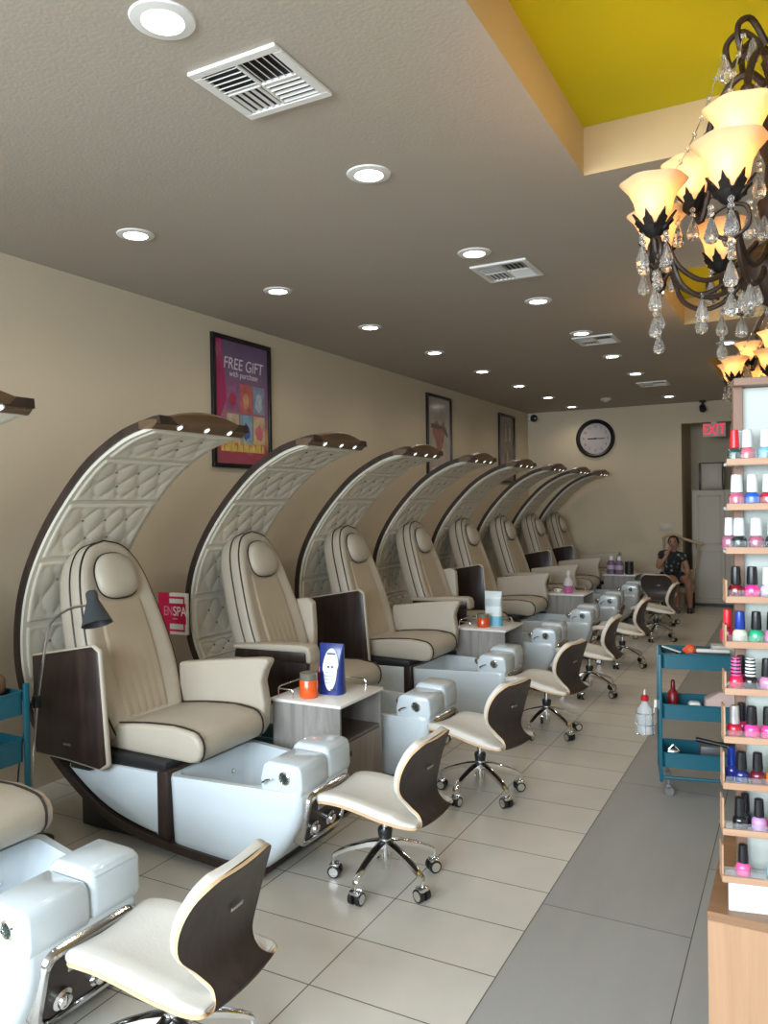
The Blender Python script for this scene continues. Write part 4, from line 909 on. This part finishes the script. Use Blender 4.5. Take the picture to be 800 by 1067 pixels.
# ------------------------------------------------------------------ chandeliers
SHADE = bpy.data.materials.new('amber_glass'); SHADE.use_nodes = True
nt = SHADE.node_tree; bs = nt.nodes['Principled BSDF']; bs.inputs['Base Color'].default_value = (.90, .72, .48, 1); bs.inputs['Roughness'].default_value = .35
bs.inputs['Emission Color'].default_value = (1.0, .62, .28, 1); bs.inputs['Emission Strength'].default_value = .06
tr = nt.nodes.new('ShaderNodeBsdfTranslucent'); tr.inputs[0].default_value = (1.0, .76, .46, 1); ms = nt.nodes.new('ShaderNodeMixShader'); ms.inputs[0].default_value = .45
nt.links.new(bs.outputs[0], ms.inputs[1]); nt.links.new(tr.outputs[0], ms.inputs[2]); nt.links.new(ms.outputs[0], nt.nodes['Material Output'].inputs[0])
BULB = mat('bulb_glow', (1, .8, .5), .4, emit=(1, .80, .48), estr=30)
def chandelier(label):
    t = thing('chandelier', label, 'chandelier', (0, 0, 0), 0, 'bronze crystal chandeliers')   # local z = world z
    col = MB().lathe([(.0, 2.27), (.025, 2.275), (.02, 2.30), (.035, 2.315), (.075, 2.335), (.105, 2.375), (.115, 2.42), (.105, 2.46), (.075, 2.49), (.045, 2.51), (.035, 2.56), (.05, 2.60), (.055, 2.64), (.035, 2.68), (.03, 2.76), (.045, 2.80), (.05, 2.86), (.03, 2.92), (.022, 3.0), (.03, 3.05), (.04, 3.08), (.018, 3.12), (.012, 3.2)], 24, c0=False).build('column', BRONZE, t)
    MB().lathe([(.012, 3.2), (.012, HC+TH-.04)], 10).build('stem', BRONZE, t)
    MB().lathe([(.015, HC+TH-.05), (.06, HC+TH-.03), (.08, HC+TH)], 24).build('ceiling_canopy', BRONZE, t)
    for k in range(8):
        a = 2*PI*k/8+math.radians(0); b = MB(); b.tube(catmull([(.03*math.cos(a), .03*math.sin(a), 3.13), (.09*math.cos(a), .09*math.sin(a), 3.20), (.14*math.cos(a), .14*math.sin(a), 3.17), (.13*math.cos(a), .13*math.sin(a), 3.10), (.10*math.cos(a), .10*math.sin(a), 3.12)], 5), [.010]*20+[.006], 6); b.build('scroll', BRONZE, t)
    ruff = lambda k, a: 1+(.022*math.sin(6*a) if k in (5, 6, 7, 8) else .0)+(.018*math.sin(6*a) if k in (6, 7) else 0)
    pcache = {}
    def pendant(par, x, y, z, beads, drops):
        if (beads, drops) not in pcache:
            b = MB(); q = 0
            for j in range(beads): b.sphere((0, 0, q-.009), .0095, 8); q -= .018
            for j in range(drops):
                h = .078-.010*j; drop(b, 0, 0, q, .021, h); q -= h-.002
                if j < drops-1: b.sphere((0, 0, q-.008), .009, 8); q -= .016
            pcache[(beads, drops)] = b.build('crystal_pendant', CRYSTAL, par, angle=20); o = pcache[(beads, drops)]
        else: o = pcache[(beads, drops)].copy(); COL.objects.link(o); o.parent = par
        o.location = (x, y, z)
    def drop(b, x, y, z, r, h):
        b.lathe([(.001, 0), (r*.35, h*.12), (r*.8, h*.5), (r, h*.72), (r*.75, h*.92), (.001, h)][::1], 8, M=Matrix.Translation((x, y, z-h)) @ Matrix.Scale(-1, 4, (0, 0, 1)) @ Matrix.Translation((0, 0, -h)))
    def lamp(a, R, zr, tier):
        c, s = math.cos(a), math.sin(a)
        zb = zr-.145
        if tier == 0: pth = [(.06, 2.50), (.14, 2.40), (.23, 2.365), (.31, 2.41), (.35, 2.50), (R-.01, zb-.09), (R, zb-.02)]
        else: pth = [(.03, 3.02), (.08, 3.075), (.14, 3.06), (R*.72, 2.98), (R*.80, 2.90), (R*.78, 2.78), (R*.9, zb-.06), (R, zb-.01)]
        b = MB()
        for off in (-.010, .010) if tier == 0 else (0,):
            q = [(c*(r_+off*.4)-s*off*.2, s*(r_+off*.4)+c*off*.2, z+off*(2.6 if .1 < r_ < .345 else 1.0)) for r_, z in pth]; b.tube(catmull(q, 5), .0085 if tier == 0 else .012, 8)
        arm = b.build('arm', BRONZE, t)
        if tier == 1: MB().sphere((c*R*.79, s*R*.79, 2.915), .022, 12).build('finial', BRONZE, arm)
        # leafy cup
        b = MB(); b.lathe([(.012, zb-.035), (.03, zb-.02), (.042, zb+.0), (.034, zb+.012)], 16, M=Matrix.Translation((c*R, s*R, 0)))
        for k in range(7):
            ph = 2*PI*k/7; M_ = Matrix.Translation((c*R, s*R, zb-.01)) @ Matrix.Rotation(ph, 4, 'Z')
            b2 = bmesh.new(); P = [(.024, -.014, -.008), (.042, -.022, .004), (.044, -.014, .014), (.058, -.014, .026), (.056, -.007, .034), (.070, 0, .052), (.056, .007, .034), (.058, .014, .026), (.044, .014, .014), (.042, .022, .004), (.024, .014, -.008)]
            lo = [b2.verts.new(p) for p in P]; up = [b2.verts.new((p[0]-.006, p[1], p[2]+.003)) for p in P]; b2.faces.new(lo); b2.faces.new(up[::-1])
            for i in range(len(P)): b2.faces.new([lo[i], up[i], up[(i+1) % len(P)], lo[(i+1) % len(P)]])
            b.merge(b2, 0, M_)
        cup = b.build('leaf_cup', mat('dark_leaf_iron', (.022, .018, .016), .45, metal=.5), arm, angle=30)
        if tier == 0:
            b = MB()
            for sgn in (-1, 1):
                b.tube(catmull([(c*R+sgn*.0*c, s*R, zb-.03), (c*(R)+sgn*s*-.045, s*R+sgn*c*.045, zb-.05), (c*R-sgn*s*.05, s*R+sgn*c*.05, zb-.10), (c*R-sgn*s*.01, s*R+sgn*c*.01, zb-.13)], 5), .006, 6)
            b.build('loop', BRONZE, arm)
        # bell shade
        M_ = Matrix.Translation((c*R, s*R, zb))
        MB().lathe([(.030, .0), (.042, .010), (.051, .032), (.056, .06), (.062, .085), (.075, .112), (.092, .132), (.101, .143), (.097, .142), (.071, .113), (.058, .086), (.052, .06), (.047, .034), (.03, .012)], 48, M=M_, c0=False, c1=False, rfun=ruff).build('glass_shade', SHADE, arm)
        MB().sphere((c*R, s*R, zb+.085), .022, 12, sc=(1, 1, 1.35)).build('bulb', BULB, arm)
        # crystals
        for k in range(4 if tier == 0 else 2):
            ph = a+2*PI*k/4+.4; pendant(arm, c*R+.05*math.cos(ph), s*R+.05*math.sin(ph), zb-.025, 2, 1)
        if tier == 0: pendant(arm, c*R, s*R, zb-.135, 3, 2); pendant(arm, c*.24, s*.24, 2.352, 1, 1)
        return (c*R, s*R, zb+.11)
    pts = [lamp(math.radians(46+45*k+28), .39, 2.705, 0) for k in range(8)]
    pts += [lamp(math.radians(43+28+90*k), .27, 2.85, 1) for k in range(4)]
    # crystal strands from the crown
    for k in range(8):
        a = 2*PI*k/8+.2; b = MB(); P = []
        for j in range(10):
            f_ = j/9; r_ = .15+.20*f_; z = 3.12-.40*f_-.06*math.sin(PI*f_); P.append((r_*math.cos(a), r_*math.sin(a), z)); b.sphere(P[-1], .0085, 6)
        b.tube(P, .0025, 5); b.build('crystal_strand', CRYSTAL, t, angle=20)
        pendant(t, .15*math.cos(a+.2), .15*math.sin(a+.2), 3.10, 0, 1); pendant(t, .10*math.cos(a), .10*math.sin(a), 2.37, 0, 1); pendant(t, .13*math.cos(a+.35), .13*math.sin(a+.35), 2.56, 0, 1)
    return t, pts
CH_W = 0.75
def glow(x, y, pts):
    for p in pts:
        l = bpy.data.lights.new('chandelier_glow', 'POINT'); l.energy = CH_W; l.color = (1, .64, .30); l.shadow_soft_size = .025
        o = bpy.data.objects.new('chandelier_glow', l); COL.objects.link(o); o.location = (x+p[0], y+p[1], p[2])
ch, pts = chandelier('bronze chandelier with amber shades and crystals, large at the top right')
ch.location = (-.06, 2.79, 0); glow(-.06, 2.79, pts)
dup(ch, 'second bronze chandelier, half hidden behind the top of the polish rack', (-.07, 6.32, 0)); glow(-.07, 6.32, pts)
for p in ((-.3, 9.7, 2.85), (.2, 10.1, 2.85)):   # the third chandelier hidden behind the rack
    l = bpy.data.lights.new('chandelier_glow', 'POINT'); l.energy = CH_W*2.5; l.color = (1, .60, .24); l.shadow_soft_size = .1
    o = bpy.data.objects.new('chandelier_glow', l); COL.objects.link(o); o.location = p

# ------------------------------------------------------------------ back wall things
t = thing('wall_clock', 'round wall clock with black rim on the back wall', 'clock', (-2.963, YB, 2.712))
Mc = Matrix.Rotation(PI/2, 4, 'X')
MB().lathe([(.245, 0), (.252, .03), (.29, .045), (.315, .03), (.315, 0)], 48, M=Mc).build('rim', mat('clock_black', (.010, .008, .008), .3), t)
fc = MB().lathe([(.25, .0), (.25, .012)], 48, M=Mc).build('dial', mat('clock_face', (.42, .38, .37), .35), t)
INK = mat('clock_ink', (.05, .045, .05), .5)
for k in range(1, 13):
    a = PI/2-2*PI*k/12; text_obj('numeral', str(k), .06, face_plane((.195*math.cos(a), -.0128, .195*math.sin(a)), (1, 0, 0), (0, 0, 1)), INK, fc)
text_obj('dial_lettering', 'QUARTZ', .03, face_plane((0, -.0128, -.08), (1, 0, 0), (0, 0, 1)), INK, fc) if False else None
b = MB(); b.box((-.125, -.02, -.008), (.02, -.016, .008), .002); b.build('hour_hand', CAPB, t); b = MB(); b.box((-.02, -.025, -.006), (.155, -.021, .006), .002); b.build('minute_hand', CAPB, t)
MB().lathe([(.014, .012), (.014, .03)], 12, M=Mc).build('hub', CAPB, t)
t = thing('exit_sign', 'red lettered EXIT sign hung in the back opening', 'sign', (-1.165, YB+.07, 2.76))
MB().box((-.165, -.025, -.11), (.165, .025, .10), .006).build('housing', mat('exit_white', (.42, .38, .36), .5, emit=(.9, .45, .4), estr=.06), t)
text_obj('lettering', 'EXIT', .225, face_plane((0, -.0265, -.005), (1, 0, 0), (0, 0, 1)), mat('exit_red', (.75, .01, .03), .5, emit=(1, .015, .05), estr=.9), t, sx=.70)
MB().box((-.04, -.02, .10), (.04, .02, .116)).build('mount', WHITEP, t)
def camera_unit(label, loc, rz):
    t = thing('security_camera', label, 'security camera', loc, rz, 'security cameras')
    MB().lathe([(.05, 0), (.05, -.02), (.02, -.03), (.018, -.07)], 18).build('mount', BLACK, t)
    M_ = Matrix.Translation((0, -.01, -.115)) @ Matrix.Rotation(PI/2+.5, 4, 'X')
    bd = MB().lathe([(.035, -.06), (.045, -.05), (.05, .06), (.042, .075), (.03, .07)], 20, M=M_).build('body', BLACK, t); MB().sphere((0, 0, .072), .02, 10, M=M_).build('lens', mat('lens_dark', (.02, .02, .03), .05), bd)
camera_unit('black security camera on the ceiling above the back opening', (-1.31, 12.88, HC), .2)
t = thing('security_camera', 'small black camera in the left back corner under the ceiling', 'security camera', (-3.98, 12.9, 3.10), .7, 'security cameras')
MB().box((-.07, .0, -.03), (-.03, .1, .03), .01).build('bracket', WHITEP, t); bd = MB().sphere((0, -.02, 0), .062, 18).build('dome', BLACK, t); MB().sphere((0, -.075, -.01), .018, 10).build('lens', CHROME, bd)
t = thing('smoke_detector', 'round white smoke detector on the ceiling near the clock', 'smoke detector', (-2.52, 11.75, HC)); MB().lathe([(.075, 0), (.078, -.02), (.06, -.04), (.02, -.045)], 24).build('body', mat('detector_grey', (.55, .51, .46), .5), t); MB().lathe([(.03, -.043), (.028, -.05), (.01, -.052)], 16).build('sensor', WHITEP, t)
t = thing('light_switch', 'pale switch plate on the back wall left of the opening', 'switch', (-1.88, YB, 1.26)); MB().box((-.10, -.008, -.06), (.10, 0, .06), .004).build('plate', mat('switch_cream', (.55, .49, .40), .4), t)
for x in (-.045, .045): MB().box((x-.02, -.014, -.032), (x+.02, -.006, .032), .003).build('rocker', MATS['switch_cream'], t)
# tall white cabinet in the opening
t = thing('tall_cabinet', 'tall cream white cabinet standing in the back opening', 'cabinet', (-1.512, 13.2, 0))
CW = mat('cabinet_cream', (.50, .455, .39), .5); CWd = .95
MB().box((0, .022, .05), (CWd, .5, 1.83), .004).build('body', CW, t); MB().box((.02, .03, 0), (CWd-.02, .48, .05)).build('plinth', BLACK, t, smooth=False)
for x0, x1, hx in ((.03, CWd/2-.004, .06), (CWd/2+.004, CWd-.03, CWd-.06)):
    b = MB(); b.box((x0, 0, .07), (x1, .022, 1.81), .003); d_ = b.build('door', CW, t, angle=30)
    for z0, z1 in ((.13, .88), (.98, 1.75)):
        b = MB(); q = .02
        for lo, hi in (((x0+.05, -.006, z0), (x1-.05, .0, z0+q)), ((x0+.05, -.006, z1-q), (x1-.05, .0, z1)), ((x0+.05, -.006, z0), (x0+.05+q, .0, z1)), ((x1-.05-q, -.006, z0), (x1-.05, .0, z1))): b.box(lo, hi, .002, 1)
        b.build('panel_moulding', mat('cabinet_moulding', (.46, .415, .35), .5), d_, angle=30)
    b = MB(); b.cyl((hx, -.03, .90), (hx, -.03, 1.0), .007, n=10); b.cyl((hx, -.03, .91), (hx, .0, .91), .005, n=8); b.cyl((hx, -.03, .99), (hx, 0, .99), .005, n=8); b.build('handle', mat('bronze_pull', (.10, .08, .06), .35, metal=.6), d_)
# folded frame on top of the cabinet
t = thing('bed_tray', 'cream panel with dark wooden side frame standing on the tall cabinet', 'tray table', (-1.24, 13.42, 1.83))
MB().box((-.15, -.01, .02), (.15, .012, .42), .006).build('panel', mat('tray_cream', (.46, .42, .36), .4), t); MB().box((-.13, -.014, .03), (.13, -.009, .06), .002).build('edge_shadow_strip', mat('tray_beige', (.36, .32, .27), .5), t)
for s_ in (-1, 1): b = MB(); b.box((s_*.175-.016, -.02, 0), (s_*.175+.016, .02, .44), .006); b.build('side_frame', DARKW, t)
b = MB(); b.box((-.17, -.012, .425), (.17, .012, .44), .003); b.build('cross_bar', DARKW, t)

# ------------------------------------------------------------------ seated person by the back wall
def skin(name, joints, edges, m_, parent, sub=2, root=0):
    me = bpy.data.meshes.new(name); me.from_pydata([j[:3] for j in joints], edges, []); me.materials.append(m_)
    o = bpy.data.objects.new(name, me); COL.objects.link(o); o.parent = parent
    o.modifiers.new('skin', 'SKIN'); o.modifiers['skin'].use_smooth_shade = True
    if not me.skin_vertices: pass
    for i, j in enumerate(joints):
        r = j[3]; rr = r if isinstance(r, tuple) else (r, r)
        me.skin_vertices[0].data[i].radius = rr; me.skin_vertices[0].data[i].use_root = (i == root)
    s_ = o.modifiers.new('sub', 'SUBSURF'); s_.levels = sub; s_.render_levels = sub
    dg = bpy.context.evaluated_depsgraph_get(); m2 = bpy.data.meshes.new_from_object(o.evaluated_get(dg)); m2.name = name
    for p in m2.polygons: p.use_smooth = True
    o.modifiers.clear(); o.data = m2; return o
PX, PY = -1.76, 12.62
t = thing('person', 'person in a dark patterned shirt seated by the back wall, hand at the chin', 'person', (PX, PY, 0))
SKINM = mat('skin', (.36, .19, .125), .5)
J = [(0, .12, .47, .10), (.01, .09, .60, .105), (.015, .06, .74, .115), (.02, .03, .84, .10), (.03, .0, .905, .048), (.04, -.02, .96, .052), (.045, -.03, 1.02, .078), (.045, -.025, 1.085, .062),
     (-.13, .04, .845, .052), (-.175, -.02, .70, .042), (-.165, -.14, .655, .038), (-.06, -.17, .80, .030), (-.01, -.16, .895, .026), (.005, -.155, .935, .022),
     (.165, .03, .83, .052), (.235, .0, .66, .042), (.25, -.09, .56, .036), (.255, -.22, .535, .028), (.25, -.285, .53, .026),
     (-.075, .08, .455, .085), (.06, -.20, .49, .072), (.10, -.24, .44, .06), (.10, -.21, .26, .052), (.11, -.20, .09, .036), (.12, -.27, .045, .034), (.13, -.35, .03, .026),
     (.10, .08, .455, .085), (.25, -.18, .49, .072), (.275, -.21, .44, .06), (.285, -.17, .26, .052), (.29, -.15, .09, .036), (.30, -.22, .045, .034), (.31, -.30, .03, .026)]
E_ = [(0, 1), (1, 2), (2, 3), (3, 4), (4, 5), (5, 6), (6, 7), (3, 8), (8, 9), (9, 10), (10, 11), (11, 12), (12, 13), (3, 14), (14, 15), (15, 16), (16, 17), (17, 18), (0, 19), (19, 20), (20, 21), (21, 22), (22, 23), (23, 24), (24, 25), (0, 26), (26, 27), (27, 28), (28, 29), (29, 30), (30, 31), (31, 32)]
skin('body', J, E_, SKINM, t)
# fingers
for (ox, oy, oz, dx, dy, dz) in ((0.0, -.155, .935, .35, .3, .9), (.25, -.285, .53, .05, -1, -.15)):
    b = MB(); D = Vector((dx, dy, dz)).normalized(); sd = D.cross(Vector((0, 0, 1))).normalized(); bn = sd.cross(D)
    for k in range(4):
        o_ = Vector((ox, oy, oz))+sd*(k-1.5)*.016; ln = (.055, .066, .062, .048)[k]
        b.tube([o_-D*.012, o_+D*ln*.5+bn*.006, o_+D*ln*.85-bn*.006, o_+D*ln-bn*.016], [.009, .0085, .008, .006], 8)
    o_ = Vector((ox, oy, oz))+sd*.03-D*.02; b.tube([o_-sd*.01, o_+sd*.014+D*.02, o_+sd*.012+D*.042], [.010, .009, .007], 8); b.build('fingers', SKINM, t)
PRT = bpy.data.materials.new('patterned_cloth'); PRT.use_nodes = True; nt = PRT.node_tree; bs = nt.nodes['Principled BSDF']; bs.inputs['Roughness'].default_value = .85
tc = nt.nodes.new('ShaderNodeTexCoord'); vo = nt.nodes.new('ShaderNodeTexVoronoi'); vo.inputs['Scale'].default_value = 16; nt.links.new(tc.outputs['Object'], vo.inputs['Vector'])
cr = nt.nodes.new('ShaderNodeValToRGB'); cr.color_ramp.interpolation = 'CONSTANT'; e = cr.color_ramp.elements; e[0].color = (.33, .32, .27, 1); e[1].position = .27; e[1].color = (.05, .065, .06, 1); x = e.new(.45); x.color = (.016, .017, .02, 1)
nt.links.new(vo.outputs['Distance'], cr.inputs[0]); nt.links.new(cr.outputs[0], bs.inputs['Base Color'])
skin('shirt', [(0, .115, .47, .125), (.01, .09, .60, .13), (.015, .06, .74, .138), (.02, .03, .84, .118), (.028, .005, .895, .066), (-.135, .04, .845, .072), (-.165, -.0, .755, .066), (.17, .03, .83, .072), (.215, .01, .735, .066)], [(0, 1), (1, 2), (2, 3), (3, 4), (3, 5), (5, 6), (3, 7), (7, 8)], PRT, t)
skin('shorts', [(0, .12, .46, .12), (-.075, .06, .455, .105), (.03, -.155, .485, .095), (.10, .06, .455, .105), (.225, -.13, .485, .095)], [(0, 1), (1, 2), (0, 3), (3, 4)], mat('navy_cloth', (.010, .018, .045), .8), t)
HAIR = mat('dark_hair', (.012, .009, .008), .6)
b = MB()
def hf(a, c):
    th = PI*(.02+.56*a); ph = 2*PI*c; lim = .42 if (abs(((ph+PI/2+PI) % (2*PI))-PI) < .95) else 1.0; th *= lim if a > .0 else 1
    return (.045+.083*math.sin(th)*math.cos(ph), -.018+.094*math.sin(th)*math.sin(ph), 1.045+.098*math.cos(th))
b.grid(hf, 12, 32); b.build('hair', HAIR, t, angle=80)
b = MB(); b.sphere((.045, -.022, 1.035), .078, 20, sc=(.95, 1.05, 1.2)); hdm = b.build('face', SKINM, t)
b = MB(); b.prism([(.045-.010, 1.015), (.045+.010, 1.015), (.045+.005, 1.05), (.045-.005, 1.05)], 'y', -.122, -.095, bev=.004); b.build('nose', SKINM, hdm)
for s_ in (-1, 1):
    MB().sphere((.045+s_*.03, -.096, 1.045), .010, 10, sc=(1.2, .6, .7)).build('eye', mat('eye_dark', (.02, .015, .012), .2), hdm); MB().sphere((.045+s_*.075, -.015, 1.03), .016, 10, sc=(.5, .9, 1.3)).build('ear', SKINM, hdm)
    MB().box((.045+s_*.03-.017, -.101, 1.062), (.045+s_*.03+.017, -.094, 1.067)).build('eyebrow', HAIR, hdm)
MB().box((.045-.022, -.096, .988), (.045+.022, -.088, .996), .003).build('mouth', mat('lips', (.30, .09, .08), .5), hdm)
for x, y in ((.125, -.27), (.305, -.22)):
    b = MB(); b.loft([[(x+px*1.0+.01*(0), y+py, 0.0) for px, py in rrect(-.042, .042, -.12, .09, .038, 4)], [(x+px, y+py, .03) for px, py in rrect(-.042, .042, -.12, .09, .038, 4)], [(x+px*.8, y+.01+py*.7, .075) for px, py in rrect(-.042, .042, -.12, .09, .038, 4)]]); b.build('shoe', BLACK, t)
# chair the person sits on
t = thing('armchair', 'tan armchair with curved top rail behind the seated person', 'armchair', (PX, PY+.12, 0))
TAN = mat('tan_upholstery', (.40, .32, .22), .6)
MB().box((-.165, -.22, .26), (.33, .18, .37), .035, 3).build('seat', TAN, t)
b = MB(); b.prism([(-.15, .40), (.30, .40), (.30, .60), (-.15, .60)], 'y', .17, .23, bev=.025, seg=3); b.build('backrest', TAN, t)
for x0, x1, z1 in ((-.18, -.14, 1.10), (.28, .36, 1.0)): MB().tube([(x0, .2, .36), (x1, .2, z1)], .016, 10).build('back_post', MATS['tan_wood'] if 'tan_wood' in MATS else mat('tan_wood', (.46, .34, .21), .5), t)
b = MB(); b.tube(catmull([(-.17, .2, 1.07), (-.10, .2, 1.125), (.02, .2, 1.13), (.16, .2, 1.075), (.42, .2, .99)], 6), .022, 10); b.build('top_rail', mat('tan_wood', (.46, .34, .21), .5), t)
for x in (-.12, .29):
    for y in (-.17, .16): MB().cyl((x, y, 0), (x, y, .27), .016, .022, 12).build('leg', DARKW, t)
